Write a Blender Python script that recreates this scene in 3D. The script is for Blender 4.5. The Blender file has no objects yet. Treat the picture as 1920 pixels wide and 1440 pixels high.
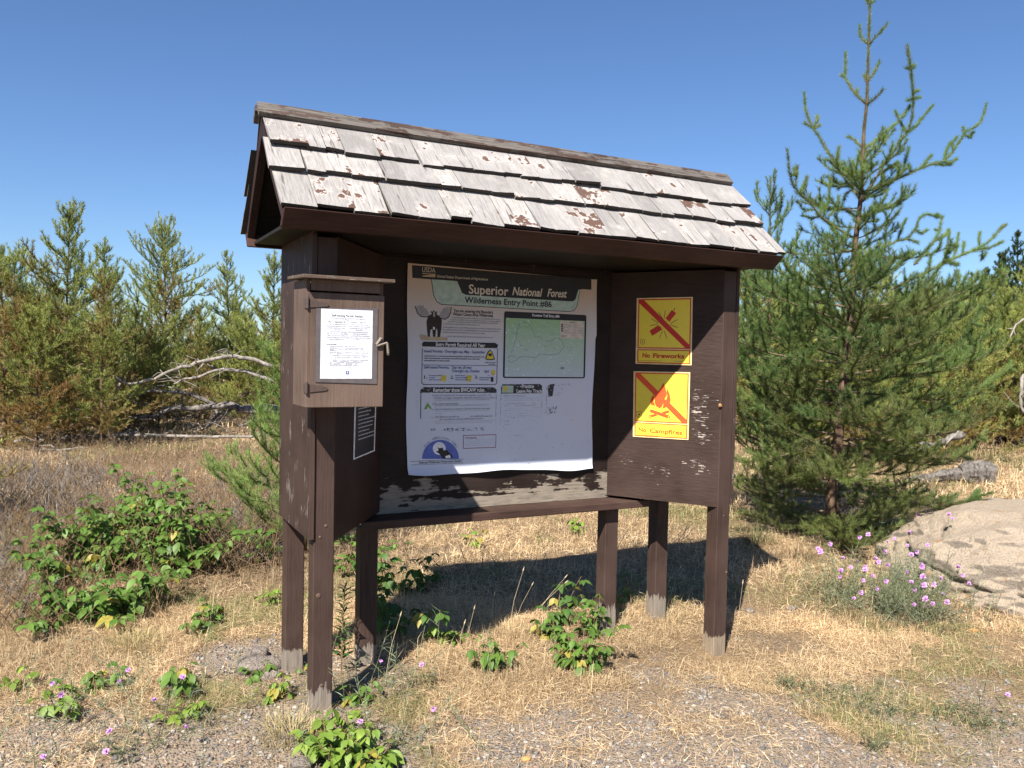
import bpy, math, random
import numpy as np
from mathutils import Vector, Matrix
R = math.radians
SC = bpy.context.scene
# ------------------------------------------------------------------ camera, sky, sun, exposure
CX, CY, CZ = -0.8646, -3.4625, 1.5814
YAW, PITCH, ROLL, F = -0.4800, -0.0381, 0.0208, 1538.0
fw = np.array([-math.sin(YAW)*math.cos(PITCH), math.cos(YAW)*math.cos(PITCH), math.sin(PITCH)])
rt0 = np.array([math.cos(YAW), math.sin(YAW), 0.0]); up0 = np.cross(rt0, fw)
rt = rt0*math.cos(ROLL) + up0*math.sin(ROLL); up = -rt0*math.sin(ROLL) + up0*math.cos(ROLL)
CAMP = np.array([CX, CY, CZ])
cam_d = bpy.data.cameras.new('camera'); cam = bpy.data.objects.new('camera', cam_d)
SC.collection.objects.link(cam); SC.camera = cam
cam.matrix_world = Matrix(((rt[0], up[0], -fw[0], CX), (rt[1], up[1], -fw[1], CY), (rt[2], up[2], -fw[2], CZ), (0, 0, 0, 1)))
cam_d.sensor_width = 36; cam_d.lens = 36*F/1920; cam_d.clip_start = 0.05; cam_d.clip_end = 3000
SUN = np.array([-0.7082, -0.6427, 1.0]); SUN /= np.linalg.norm(SUN)
w = bpy.data.worlds.new('World'); SC.world = w; w.use_nodes = True
wn = w.node_tree.nodes; sky = wn.new('ShaderNodeTexSky'); sky.sky_type = 'NISHITA'; sky.sun_disc = False
sky.sun_elevation = math.asin(SUN[2]); sky.sun_rotation = math.atan2(SUN[0], SUN[1])
sky.altitude = 400; sky.air_density = 1.0; sky.dust_density = 0.3; sky.ozone_density = 2.5
wn['Background'].inputs[1].default_value = 0.052
tint = wn.new('ShaderNodeMix'); tint.data_type = 'RGBA'; tint.blend_type = 'MULTIPLY'; tint.inputs[0].default_value = 1.0
tint.inputs[7].default_value = (0.79, 0.97, 1.22, 1)
w.node_tree.links.new(sky.outputs[0], tint.inputs[6]); w.node_tree.links.new(tint.outputs[2], wn['Background'].inputs[0])
sl = bpy.data.lights.new('sun', 'SUN'); so = bpy.data.objects.new('sun', sl); SC.collection.objects.link(so)
sl.energy = 5.0; sl.angle = R(0.53); sl.color = (1.0, 0.945, 0.87)
so.rotation_euler = Vector(SUN).to_track_quat('Z', 'Y').to_euler(); so.location = (0, 0, 8)
SC.view_settings.view_transform = 'Standard'; SC.view_settings.look = 'None'
SC.view_settings.gamma = 1; SC.view_settings.exposure = 1.15
SC.cycles.max_bounces = 6; SC.cycles.diffuse_bounces = 3; SC.cycles.transparent_max_bounces = 8

# ------------------------------------------------------------------ helpers
COL = SC.collection
def ray(px, py): return fw + rt*(px-960)/F - up*(py-720)/F
def hit(px, py, ax, val):
    d = ray(px, py); return CAMP + d*(val-CAMP[ax])/d[ax]
def atd(px, py, dist): return CAMP + ray(px, py)*dist      # a point seen at (px, py), dist metres ahead

def vnoise(x, y, seed=0):
    x = np.asarray(x, float); y = np.asarray(y, float)
    xi = np.floor(x).astype(np.int64); yi = np.floor(y).astype(np.int64); xf = x-xi; yf = y-yi
    def h(a, b):
        n = (a*374761393 + b*668265263 + seed*974634777) & 0xffffffff
        n = ((n ^ (n >> 13))*1274126177) & 0xffffffff
        return ((n ^ (n >> 16)) & 0xffff)/65535.0
    u = xf*xf*(3-2*xf); v = yf*yf*(3-2*yf)
    return (h(xi, yi)*(1-u)+h(xi+1, yi)*u)*(1-v) + (h(xi, yi+1)*(1-u)+h(xi+1, yi+1)*u)*v
def fbm(x, y, seed=0, o=4):
    s = 0; a = .5; t = 0
    for i in range(o):
        s = s + a*vnoise(x, y, seed+i*17); t += a; x = np.asarray(x)*2.03+3.1; y = np.asarray(y)*2.03+7.7; a *= .5
    return s/t
def sstep(a, b, x):
    t = np.clip((np.asarray(x, float)-a)/(b-a), 0, 1); return t*t*(3-2*t)
def gh(x, y):                                                # ground height
    x = np.asarray(x, float); y = np.asarray(y, float)
    d = np.hypot(x-1.1, y)
    base = -0.095*sstep(1.2, 2.6, x)*(1-0.7*sstep(-.1, .9, y))
    base = base - 0.02*sstep(-.5, -1.5, y)
    bump = (fbm(x*1.3, y*1.3, 5)-.5)*.06*sstep(.3, 1.6, d) + (fbm(x*7, y*7, 9)-.5)*.022
    far = (fbm(x*.13+4, y*.13, 21)-.5)*.5*sstep(8, 26, d)
    return base+bump+far - .004
def gpt(px, py):                                             # ground point seen at a pixel
    z = 0
    for i in range(6):
        p = hit(px, py, 2, z); z = float(gh(p[0], p[1]))
    return p
def fwd(x, y): return (x-CX)*-math.sin(YAW) + (y-CY)*math.cos(YAW)
def lat(x, y): return (x-CX)*math.cos(YAW) + (y-CY)*math.sin(YAW)

def mesh_np(name, V, Fc, col=None, smooth=False):
    me = bpy.data.meshes.new(name); V = np.asarray(V, np.float32).reshape(-1, 3); Fc = np.asarray(Fc, np.int32)
    n, k = Fc.shape
    me.vertices.add(len(V)); me.vertices.foreach_set('co', V.ravel())
    me.loops.add(n*k); me.loops.foreach_set('vertex_index', Fc.ravel())
    me.polygons.add(n); me.polygons.foreach_set('loop_start', np.arange(0, n*k, k, dtype=np.int32))
    me.polygons.foreach_set('loop_total', np.full(n, k, np.int32))
    if smooth: me.polygons.foreach_set('use_smooth', np.ones(n, bool))
    me.update(calc_edges=True)
    if col is not None:
        a = me.attributes.new('tint', 'FLOAT_COLOR', 'POINT')
        c = np.ones((len(V), 4), np.float32); c[:, :3] = col; a.data.foreach_set('color', c.ravel())
    return me
def link(name, me, mat, parent=None, world=True):
    o = bpy.data.objects.new(name, me); COL.objects.link(o)
    if mat is not None and me is not None and not me.materials:
        me.materials.append(mat)
    if parent is not None:
        o.parent = parent
        if world: me.transform(Matrix.Translation(-Vector(parent.location)))
    return o
def thing(name, label, cat, loc=(0, 0, 0), group=None):
    o = bpy.data.objects.new(name, None); COL.objects.link(o); o.location = Vector([float(a) for a in loc])
    o.empty_display_size = .1; return tag(o, label, cat, group)
def tag(o, label, cat, group=None):
    o['label'] = label; o['category'] = cat
    if group: o['group'] = group
    return o
def struct(o, kind='structure'): o['kind'] = kind; return o
def copy_tree(o, loc, rz=0, sc=1.0, label=None):
    r = o.copy(); COL.objects.link(r); r.location = loc; r.rotation_euler = (0, 0, rz)
    r.scale = (sc, sc, sc) if not hasattr(sc, '__len__') else sc
    if label: r['label'] = label
    for ch in list(o.children):
        c = ch.copy(); COL.objects.link(c); c.parent = r
        for g in list(ch.children):
            d = g.copy(); COL.objects.link(d); d.parent = c
    return r
class MB:
    def __init__(s): s.v = []; s.f = []
    def add(s, vs, fs):
        k = len(s.v); s.v += [tuple(map(float, q)) for q in vs]; s.f += [tuple(i+k for i in f) for f in fs]; return s
    def box(s, a, b, bev=0.0, jit=0.0):
        (x0, y0, z0), (x1, y1, z1) = a, b
        c = [(x0, y0, z0), (x1, y0, z0), (x1, y1, z0), (x0, y1, z0), (x0, y0, z1), (x1, y0, z1), (x1, y1, z1), (x0, y1, z1)]
        return s.add(c, [(0, 3, 2, 1), (4, 5, 6, 7), (0, 1, 5, 4), (1, 2, 6, 5), (2, 3, 7, 6), (3, 0, 4, 7)])
    def hexa(s, c): return s.add(c, [(0, 3, 2, 1), (4, 5, 6, 7), (0, 1, 5, 4), (1, 2, 6, 5), (2, 3, 7, 6), (3, 0, 4, 7)])
    def tube(s, pts, rad, n=7, jit=0.0, rng=random):
        pts = [np.array(p, float) for p in pts]; rings = []; prev = None
        k0 = len(s.v)
        for i, p in enumerate(pts):
            t = pts[min(i+1, len(pts)-1)]-pts[max(i-1, 0)]; t = t/(np.linalg.norm(t)+1e-9)
            if prev is None:
                a = np.array([0, 0, 1.]) if abs(t[2]) < .9 else np.array([1., 0, 0]); u = np.cross(t, a)
            else: u = prev - t*np.dot(prev, t)
            u /= np.linalg.norm(u)+1e-9; prev = u; v = np.cross(t, u)
            r = rad[i] if hasattr(rad, '__len__') else rad
            for j in range(n):
                an = 2*math.pi*j/n; rr = r*(1+jit*(rng.random()-.5))
                s.v.append(tuple(p+(u*math.cos(an)+v*math.sin(an))*rr))
        for i in range(len(pts)-1):
            for j in range(n):
                a = k0+i*n+j; b = k0+i*n+(j+1) % n; s.f.append((a, b, b+n, a+n))
        s.f.append(tuple(k0+j for j in range(n))[::-1]); s.f.append(tuple(k0+(len(pts)-1)*n+j for j in range(n)))
        return s
    def mesh(s, name, bevel=0.0, smooth=False, seg=1):
        me = bpy.data.meshes.new(name); me.from_pydata(s.v, [], s.f); me.update()
        if bevel:
            import bmesh
            bm = bmesh.new(); bm.from_mesh(me)
            bmesh.ops.bevel(bm, geom=list(bm.edges), offset=bevel, segments=seg, affect='EDGES', clamp_overlap=True)
            bm.to_mesh(me); bm.free()
        if smooth: me.polygons.foreach_set('use_smooth', [True]*len(me.polygons))
        return me
    def build(s, name, mat, parent=None, **k): return link(name, s.mesh(name, **k), mat, parent)

# ------------------------------------------------------------------ materials
class NT:
    def __init__(s, name):
        s.m = bpy.data.materials.new(name); s.m.use_nodes = True; s.t = s.m.node_tree; s.t.nodes.clear()
        s.out = s.n('ShaderNodeOutputMaterial'); s.b = s.n('ShaderNodeBsdfPrincipled'); s.l(s.b.outputs[0], s.out.inputs[0])
    def n(s, ty, **k):
        q = s.t.nodes.new(ty)
        for a, b in k.items(): setattr(q, a, b)
        return q
    def l(s, a, b): s.t.links.new(a, b)
    def put(s, sock, v):
        if isinstance(v, bpy.types.NodeSocket): s.l(v, sock)
        elif v is not None: sock.default_value = v if not (isinstance(v, tuple) and len(v) == 3 and sock.type == 'RGBA') else (*v, 1)
    def coord(s, scale=(1, 1, 1), kind='Object'):
        t = s.n('ShaderNodeTexCoord'); m = s.n('ShaderNodeMapping'); m.inputs['Scale'].default_value = scale
        s.l(t.outputs[kind], m.inputs[0]); return m.outputs[0]
    def noise(s, vec, scale, detail=4, rough=.55, dist=0.0):
        q = s.n('ShaderNodeTexNoise'); s.l(vec, q.inputs['Vector']); q.inputs['Scale'].default_value = scale
        q.inputs['Detail'].default_value = detail; q.inputs['Roughness'].default_value = rough; q.inputs['Distortion'].default_value = dist
        return q.outputs['Fac']
    def vor(s, vec, scale, out='Distance', feature='F1'):
        q = s.n('ShaderNodeTexVoronoi', feature=feature); s.l(vec, q.inputs['Vector']); q.inputs['Scale'].default_value = scale
        return q.outputs[out]
    def math(s, op, a, b=None, c=None, clamp=False):
        q = s.n('ShaderNodeMath', operation=op, use_clamp=clamp); s.put(q.inputs[0], a)
        if b is not None: s.put(q.inputs[1], b)
        if c is not None: s.put(q.inputs[2], c)
        return q.outputs[0]
    def rng(s, v, a, b, c=0.0, d=1.0):
        q = s.n('ShaderNodeMapRange'); q.clamp = True; s.l(v, q.inputs[0])
        for i, x in enumerate((a, b, c, d)): q.inputs[i+1].default_value = x
        return q.outputs[0]
    def mix(s, f, a, b, mode='MIX'):
        q = s.n('ShaderNodeMix', data_type='RGBA', blend_type=mode); s.put(q.inputs[0], f); s.put(q.inputs[6], a); s.put(q.inputs[7], b)
        return q.outputs[2]
    def ramp(s, v, stops):
        q = s.n('ShaderNodeValToRGB'); s.l(v, q.inputs[0]); e = q.color_ramp.elements
        while len(e) < len(stops): e.new(.5)
        for i, (p, c) in enumerate(stops): e[i].position = p; e[i].color = (*c, 1)
        return q.outputs[0]
    def bump(s, h, strength=.5, dist=.01, prev=None):
        q = s.n('ShaderNodeBump'); q.inputs['Strength'].default_value = strength; q.inputs['Distance'].default_value = dist
        s.l(h, q.inputs['Height'])
        if prev is not None: s.l(prev, q.inputs['Normal'])
        return q.outputs[0]
    def sep(s, vec):
        q = s.n('ShaderNodeSeparateXYZ'); s.l(vec, q.inputs[0]); return q.outputs
    def fin(s, col, rough=.8, bump=None, spec=.3):
        s.put(s.b.inputs['Base Color'], col); s.put(s.b.inputs['Roughness'], rough); s.b.inputs['Specular IOR Level'].default_value = spec
        if bump is not None: s.l(bump, s.b.inputs['Normal'])
        return s.m

def plain(name, col, rough=.7, spec=.3, metal=0.0, var=1.0):
    t = NT(name); t.b.inputs['Metallic'].default_value = metal
    n = t.noise(t.coord(), 30, 3); c = t.mix(t.rng(n, .3, .7), tuple(x*(1-.18*var) for x in col), tuple(min(1, x*(1+.12*var)) for x in col))
    return t.fin(c, rough, spec=spec)
BARE = ((.13, .115, .10), (.40, .36, .31))
def painted(name, base, axis='z', peel=.0, bare=BARE, ramps=(), spots=(), flake=60, rough=.6, stretch=9, spec=.16):
    """old paint over wood: grain along axis; wear = noise + linear ramps + round worn areas"""
    t = NT(name); st = {'x': (1/stretch, 1, 1), 'y': (1, 1/stretch, 1), 'h': (1/stretch, 1/stretch, 1), 'z': (1, 1, 1/stretch)}[axis]
    v = t.coord(); vs = t.coord(st)
    g = t.noise(vs, 90, 5, .65); g2 = t.noise(vs, 22, 3, .6, .6)
    broad = t.noise(v, 3.5, 3)
    wear = t.math('ADD', t.math('MULTIPLY', t.noise(vs, flake, 6, .7), .75), t.math('MULTIPLY', t.noise(v, 9, 4, .6), .45))
    ch = t.sep(v)
    for ax, a, b, amt in ramps:
        wear = t.math('ADD', wear, t.rng(ch['xyz'.index(ax)], a, b, 0.0, amt))
    for c, r, amt in spots:
        d = t.n('ShaderNodeVectorMath', operation='SUBTRACT'); t.l(v, d.inputs[0]); d.inputs[1].default_value = c
        d2 = t.n('ShaderNodeVectorMath', operation='DIVIDE'); t.l(d.outputs[0], d2.inputs[0]); d2.inputs[1].default_value = r
        ln = t.n('ShaderNodeVectorMath', operation='LENGTH'); t.l(d2.outputs[0], ln.inputs[0])
        wear = t.math('ADD', wear, t.rng(ln.outputs['Value'], 0.0, 1.0, amt, 0.0))
    mask = t.rng(wear, .86-peel, .885-peel)
    paint = t.mix(t.rng(g, .3, .70), tuple(x*.62 for x in base), tuple(x*1.18 for x in base))
    paint = t.mix(t.rng(g2, .56, .70, 0, .45), paint, tuple(x*.5 for x in base))
    paint = t.mix(t.rng(broad, .35, .7), paint, tuple(min(1, x*1.3+.004) for x in base))
    wood = t.mix(t.rng(g, .28, .72), bare[0], bare[1]); wood = t.mix(t.rng(g2, .45, .7), wood, tuple(a*.55+b*.6 for a, b in zip(*bare)))
    col = t.mix(mask, paint, wood)
    h = t.math('SUBTRACT', t.math('MULTIPLY', g, .8), t.math('MULTIPLY', mask, .5))
    return t.fin(col, t.rng(mask, 0, 1, rough, .9), t.bump(h, .7, .005), spec)

BROWN = (.052, .032, .025)
M = {}
M['post'] = painted('brown_post_paint', BROWN, 'z', .055, ramps=(('z', .16, .0, .60),), bare=((.11, .09, .075), (.29, .245, .195)), flake=55, stretch=14)
M['postfr'] = painted('brown_front_post_paint', BROWN, 'z', .065, ramps=(('z', .09, -.07, .60),), bare=((.13, .10, .07), (.32, .25, .175)), flake=55, stretch=14)
M['end'] = painted('brown_end_panel_paint', (.043, .026, .0205), 'z', .155, bare=((.15, .125, .11), (.32, .28, .25)), ramps=(('z', 1.3, .9, .03),), flake=70, stretch=16)
M['wing'] = painted('brown_wing_paint', (.040, .0245, .0195), 'h', -.035, bare=((.28, .24, .20), (.50, .43, .37)), flake=150, stretch=7,
                    spots=(((2.19, .08, 1.12), (.12, .35, .44), .225), ((2.17, .10, 1.45), (.15, .35, .40), .20), ((1.94, .3, .96), (.24, .6, .24), .19), ((2.06, .15, .93), (.25, .6, .18), .13)))
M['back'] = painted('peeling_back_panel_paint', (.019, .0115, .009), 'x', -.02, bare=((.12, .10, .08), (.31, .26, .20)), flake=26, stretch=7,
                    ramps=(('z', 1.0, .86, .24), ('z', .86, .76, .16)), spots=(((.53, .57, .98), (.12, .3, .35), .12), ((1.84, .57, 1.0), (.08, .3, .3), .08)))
M['shelf'] = painted('brown_shelf_paint', (.055, .032, .025), 'x', .0, bare=((.25, .19, .14), (.5, .38, .28)), flake=40, stretch=16, spots=(((1.55, .41, .72), (.05, .05, .04), .3),))
M['fascia'] = painted('brown_fascia_paint', (.042, .020, .0145), 'x', -.05, flake=50, stretch=14)
M['rake'] = painted('brown_rake_paint', (.030, .0155, .012), 'z', -.04, flake=50)
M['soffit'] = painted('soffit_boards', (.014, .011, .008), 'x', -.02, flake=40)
M['box'] = painted('faded_box_paint', (.108, .073, .056), 'z', -.005, bare=((.42, .36, .32), (.6, .54, .48)), flake=60, stretch=18, ramps=(('z', 1.47, 1.36, .05),))
M['boxcap'] = painted('weathered_cap_wood', (.09, .062, .046), 'x', .20, flake=30, bare=((.08, .065, .05), (.22, .185, .145)))
M['ridge'] = painted('worn_ridge_board', (.060, .038, .029), 'x', .30, bare=((.035, .031, .028), (.185, .163, .142)), flake=38, stretch=14)
def shingle_mat():
    t = NT('weathered_shingle_wood')
    geo = t.n('ShaderNodeNewGeometry'); rnd = geo.outputs['Random Per Island']
    tc = t.coord(); off = t.n('ShaderNodeVectorMath', operation='ADD'); t.l(tc, off.inputs[0])
    cmb = t.n('ShaderNodeCombineXYZ'); t.l(t.math('MULTIPLY', rnd, 37.0), cmb.inputs[0]); t.l(cmb.outputs[0], off.inputs[1])
    sc = t.n('ShaderNodeVectorMath', operation='MULTIPLY'); t.l(off.outputs[0], sc.inputs[0]); sc.inputs[1].default_value = (1, .07, .07)
    g = t.noise(sc.outputs[0], 170, 6, .68); g2 = t.noise(sc.outputs[0], 36, 4, .6, .9)
    blot = t.noise(off.outputs[0], 7, 5, .62); fl = t.noise(off.outputs[0], 26, 5, .7)
    tone = t.ramp(rnd, [(0, (.20, .19, .18)), (.25, (.34, .322, .305)), (.45, (.26, .247, .238)), (.6, (.32, .298, .275)), (.8, (.40, .378, .355)), (1, (.28, .26, .245))])
    c = t.mix(t.rng(g, .28, .60), (.17, .155, .145), tone)
    c = t.mix(t.rng(g2, .50, .72, 0, .55), c, (.30, .275, .255))
    c = t.mix(t.rng(blot, .50, .66, 0, .35), c, (.43, .395, .37))
    nz = t.math('ADD', t.math('MULTIPLY', blot, .7), t.math('ADD', t.math('MULTIPLY', fl, .3), t.math('MULTIPLY', rnd, .15)))
    m = t.rng(nz, .672, .682)
    halo = t.rng(nz, .635, .668, 0, .7)
    c = t.mix(halo, c, (.48, .425, .38)); c = t.mix(m, c, (.105, .06, .045))
    cr = t.rng(t.noise(sc.outputs[0], 60, 2, .5), .30, .335, 1, 0); c = t.mix(t.math('MULTIPLY', cr, .75), c, (.07, .06, .055))
    # butt ends and undersides get a darker colour, side edges partly
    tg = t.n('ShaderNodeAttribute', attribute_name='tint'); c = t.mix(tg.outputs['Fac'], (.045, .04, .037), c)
    return t.fin(c, .85, t.bump(t.math('SUBTRACT', g, t.math('MULTIPLY', m, .6)), .6, .005), .2)
M['shingle'] = shingle_mat()
def tint_mat(name, rough=.7, trans=0.0, nscale=0, spec=.25):
    t = NT(name); a = t.n('ShaderNodeAttribute', attribute_name='tint'); c = a.outputs['Color']
    if nscale: c = t.mix(t.rng(t.noise(t.coord(), nscale, 3), .3, .7, 0, .5), c, t.mix(.5, c, (0, 0, 0)))
    t.fin(c, rough, spec=spec)
    if trans:
        tr = t.n('ShaderNodeBsdfTranslucent'); t.l(c, tr.inputs[0]); mx = t.n('ShaderNodeMixShader'); mx.inputs[0].default_value = trans
        t.l(t.b.outputs[0], mx.inputs[1]); t.l(tr.outputs[0], mx.inputs[2]); t.l(mx.outputs[0], t.out.inputs[0])
    return t.m
M['needle'] = tint_mat('pine_needles', .5, .30, spec=.4)
M['leaf'] = tint_mat('broad_leaves', .5, .35, 25, spec=.35)
M['grass'] = tint_mat('dry_grass_blades', .7, .25, spec=.2)
M['pebble'] = tint_mat('pebbles', .8, 0, 60)
M['petal'] = plain('purple_petals', (.66, .33, .68), .6)
def bark(name, a, b, sc=30):
    t = NT(name); v = t.coord((1, 1, .35)); n = t.noise(v, sc, 6, .7); k = t.vor(v, sc*1.2)
    c = t.mix(t.rng(n, .35, .65), a, b); return t.fin(c, .9, t.bump(t.math('ADD', n, k), .8, .01), .15)
M['bark'] = bark('pine_bark', (.05, .032, .022), (.17, .11, .07))
M['twig'] = bark('twig_bark', (.10, .07, .045), (.25, .18, .12), 60)
M['stem'] = bark('plant_stems', (.14, .09, .05), (.26, .17, .09), 60)
M['greenstem'] = bark('green_stems', (.12, .15, .07), (.25, .27, .15), 60)
M['deadwood'] = bark('bleached_dead_wood', (.10, .088, .076), (.33, .295, .255), 14)
M['darkwood'] = bark('charred_dead_wood', (.035, .03, .028), (.27, .24, .21), 14)
M['stump'] = bark('grey_stump_wood', (.035, .03, .027), (.21, .185, .16), 22)

def ground_mat():
    t = NT('dry_ground'); v = t.coord()
    n1 = t.noise(v, 1.6, 6, .65); n2 = t.noise(v, 14, 5, .7); n3 = t.noise(v, 90, 3, .7); vo = t.vor(v, 75); vc = t.vor(v, 75, 'Color')
    a = t.n('ShaderNodeAttribute', attribute_name='tint'); gr = a.outputs['Fac']
    straw = t.mix(t.rng(n2, .35, .65), (.15, .11, .07), (.31, .235, .15)); straw = t.mix(t.rng(n3, .4, .62), straw, (.12, .082, .05))
    soil = t.mix(t.rng(n2, .3, .7), (.19, .145, .105), (.31, .25, .19))
    sv = t.sep(vc)[0]; peb = t.ramp(sv, [(0, (.12, .10, .085)), (.35, (.24, .20, .165)), (.6, (.31, .245, .18)), (.85, (.17, .145, .125)), (1, (.38, .32, .26))])
    soil = t.mix(t.rng(vo, .25, .42, 1, 0), soil, peb)
    far = t.mix(t.rng(n1, .35, .65), straw, (.25, .17, .095))
    c = t.mix(gr, far, soil)
    h = t.math('ADD', t.math('MULTIPLY', n2, .6), t.math('ADD', t.math('MULTIPLY', n3, .4), t.math('MULTIPLY', t.rng(vo, .0, .5, 1, 0), .5)))
    return t.fin(c, .95, t.bump(h, .9, .02), .1)
M['ground'] = ground_mat()
def rock_mat(name, top, side, orange=(.42, .22, .09)):
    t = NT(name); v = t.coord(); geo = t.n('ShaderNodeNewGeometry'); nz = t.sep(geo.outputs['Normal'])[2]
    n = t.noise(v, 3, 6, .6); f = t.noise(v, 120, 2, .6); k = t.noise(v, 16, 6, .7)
    up_ = t.rng(t.math('ADD', nz, t.math('MULTIPLY', t.math('SUBTRACT', n, .5), .3)), .45, .66)  # sunlit top and greyer shade side are painted in by face direction
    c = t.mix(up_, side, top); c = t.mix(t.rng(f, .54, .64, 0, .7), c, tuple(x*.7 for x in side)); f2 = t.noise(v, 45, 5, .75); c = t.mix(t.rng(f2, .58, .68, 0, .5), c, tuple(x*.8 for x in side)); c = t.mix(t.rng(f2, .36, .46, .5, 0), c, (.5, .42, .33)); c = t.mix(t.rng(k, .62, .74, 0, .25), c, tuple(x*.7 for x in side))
    c = t.mix(t.rng(t.noise(v, 7, 2), .64, .70, 0, .6), c, orange)
    return t.fin(c, .9, t.bump(t.math('ADD', t.math('ADD', k, f2), t.math('MULTIPLY', f, .5)), 1.0, .03), .2)
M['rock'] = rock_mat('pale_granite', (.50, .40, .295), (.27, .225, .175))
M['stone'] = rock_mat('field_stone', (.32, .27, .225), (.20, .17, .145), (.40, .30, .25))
M['orange'] = plain('orange_stone', (.5, .24, .08))
M['tin'] = plain('dull_metal', (.13, .105, .08), .6, .5, .3)
M['brownmetal'] = plain('painted_hinge_metal', (.075, .05, .04), .5, .4)
M['paper'] = plain('white_paper', (.66, .67, .70), .5)
M['sleeve'] = plain('plastic_sleeve', (.10, .085, .085), .25, .5)
M['black'] = plain('black_ink', (.022, .02, .02), .5)
M['grey'] = plain('faded_grey_ink', (.30, .30, .34), .6)
M['lightgrey'] = plain('pale_grey_ink', (.50, .51, .56), .6)
M['navy'] = plain('blue_ink', (.06, .08, .24), .6)
M['blue'] = plain('logo_blue_ink', (.10, .14, .42), .6)
M['cream'] = plain('cream_ink', (.60, .52, .44), .6)
M['white'] = plain('white_ink', (.74, .74, .76), .6)
M['maroon'] = plain('maroon_ink', (.25, .04, .06), .6)
M['yellowink'] = plain('yellow_ink', (.62, .50, .06), .6)
M['greenink'] = plain('green_ink', (.16, .36, .10), .6)
M['mint'] = plain('mint_ink', (.40, .50, .43), .6)
M['tan'] = plain('tan_ink', (.45, .34, .22), .6)
M['mooseink'] = plain('moose_brown_ink', (.035, .022, .018), .6)
M['antler'] = plain('antler_grey_ink', (.33, .31, .31), .6)
M['sign_yellow'] = plain('sign_yellow', (.86, .64, .055), .42, .4, var=.15)
M['sign_cream'] = plain('sign_edge', (.80, .60, .28), .45, .4)
M['sign_red'] = plain('sign_red', (.56, .028, .015), .45, .4, var=.2)
M['sign_orange'] = plain('sign_orange_red', (.78, .085, .02), .45, .4, var=.2)
def poster_mat(z0, z1):
    t = NT('faded_poster_paper'); v = t.coord(); z = t.sep(v)[2]; n = t.noise(v, 4, 4)
    zz = t.math('ADD', z, t.math('MULTIPLY', t.math('SUBTRACT', n, .5), .12))
    f = t.rng(zz, z0+(z1-z0)*.52, z0+(z1-z0)*.90)
    c = t.ramp(f, [(0, (.55, .58, .67)), (.5, (.55, .51, .49)), (1, (.52, .38, .28))])
    return t.fin(c, .4, t.bump(t.noise(v, 5, 3), .3, .01), .4)
def map_mat(z0, z1):
    t = NT('map_print'); v = t.coord(); z = t.sep(v)[2]; n = t.noise(v, 25, 6, .7)
    f = t.rng(t.math('ADD', z, t.math('MULTIPLY', t.math('SUBTRACT', n, .5), .25)), z0, z1)
    c = t.ramp(f, [(0, (.46, .54, .59)), (.45, (.42, .54, .46)), (1, (.30, .47, .24))])
    lk = t.rng(t.noise(v, 60, 3, .6), .62, .66); c = t.mix(lk, c, (.62, .70, .82)); return t.fin(c, .5, None, .3)
def worn_black(name='worn_black_print', thr=.52):
    t = NT(name); v = t.coord(); n = t.noise(v, 90, 5, .75); c = t.mix(t.rng(n, thr, thr+.02), (.03, .028, .03), (.55, .58, .67))
    return t.fin(c, .5, None, .3)
M['worn'] = worn_black('worn_black_print', .585); M['worn2'] = worn_black('flaking_black_print', .46); M['worn3'] = worn_black('last_flakes_of_print', .40)

# ------------------------------------------------------------------ ground
def axis_pts(lo, flo, fhi, hi, step, grow):
    a = list(np.arange(flo, fhi+1e-6, step)); s = step
    while a[-1] < hi: s *= grow; a.append(a[-1]+s)
    s = step
    while a[0] > lo: s *= grow; a.insert(0, a[0]-s)
    return np.array(a)
gx = axis_pts(-400, -2.6, 6.2, 400, .035, 1.09); gy = axis_pts(-60, -2.6, 6.0, 600, .035, 1.09)
X, Y = np.meshgrid(gx, gy); Z = gh(X, Y)
def gravelness(x, y):
    d = fwd(x, y); l = lat(x, y); n = fbm(x*2.2, y*2.2, 33)-.5; n2 = fbm(np.asarray(x)*8, np.asarray(y)*8, 39)-.5
    lim = 3.60 + .10*l + .05*np.clip(l, -.2, .8)
    g = sstep(.55, -.45, d-lim-n*1.5-n2*.9)*.92
    p = gpt(460, 1235); g = np.maximum(g, sstep(.42, .1, np.hypot(x-p[0], (y-p[1])*1.3)+n*.4)*.9)
    p = gpt(640, 1270); g = np.maximum(g, sstep(.5, .15, np.hypot(x-p[0], (y-p[1])*1.2)+n*.4)*.6)
    return g
nx, ny = len(gx), len(gy)
idx = np.arange(nx*ny).reshape(ny, nx)
Fq = np.stack([idx[:-1, :-1], idx[:-1, 1:], idx[1:, 1:], idx[1:, :-1]], -1).reshape(-1, 4)
G = gravelness(X, Y).ravel()
me = mesh_np('ground', np.stack([X.ravel(), Y.ravel(), Z.ravel()], -1), Fq, np.repeat(G[:, None], 3, 1), smooth=True)
struct(link('ground', me, M['ground']))

# ------------------------------------------------------------------ kiosk
W, D, PW = 2.3232, .534, .089
XBL, XBR, YB = .4775, 1.878, .562
ZP, ZS = .7594, .7344
XE0, XE1, YE, ZE, ZET, YR, ZR, YER = -.178, 2.463, -.161, 2.0615, 2.1317, .305, 2.6415, .673
kb = thing('information_kiosk', 'brown wooden trailhead notice board with a weathered shingle roof on six posts', 'notice board', (0, 0, 0))
random.seed(3)
posts = [(0, 0, 0, 2.055), (0, D, 0, 2.09), (W-PW, 0, -.098, 2.055), (W-PW, D, -.03, 2.09), (.3535, .470, .0, ZS-.042), (1.815, .470, -.03, ZS-.042)]
for i, (x, y, z, zt) in enumerate(posts):
    m = MB(); z0 = z-.25; n = 12; lean = (random.random()-.5)*.004
    m.box((x, y, z0), (x+PW, y+PW, zt)); m.build('post', M['postfr' if i == 2 else 'post'], kb, bevel=.004)
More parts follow.
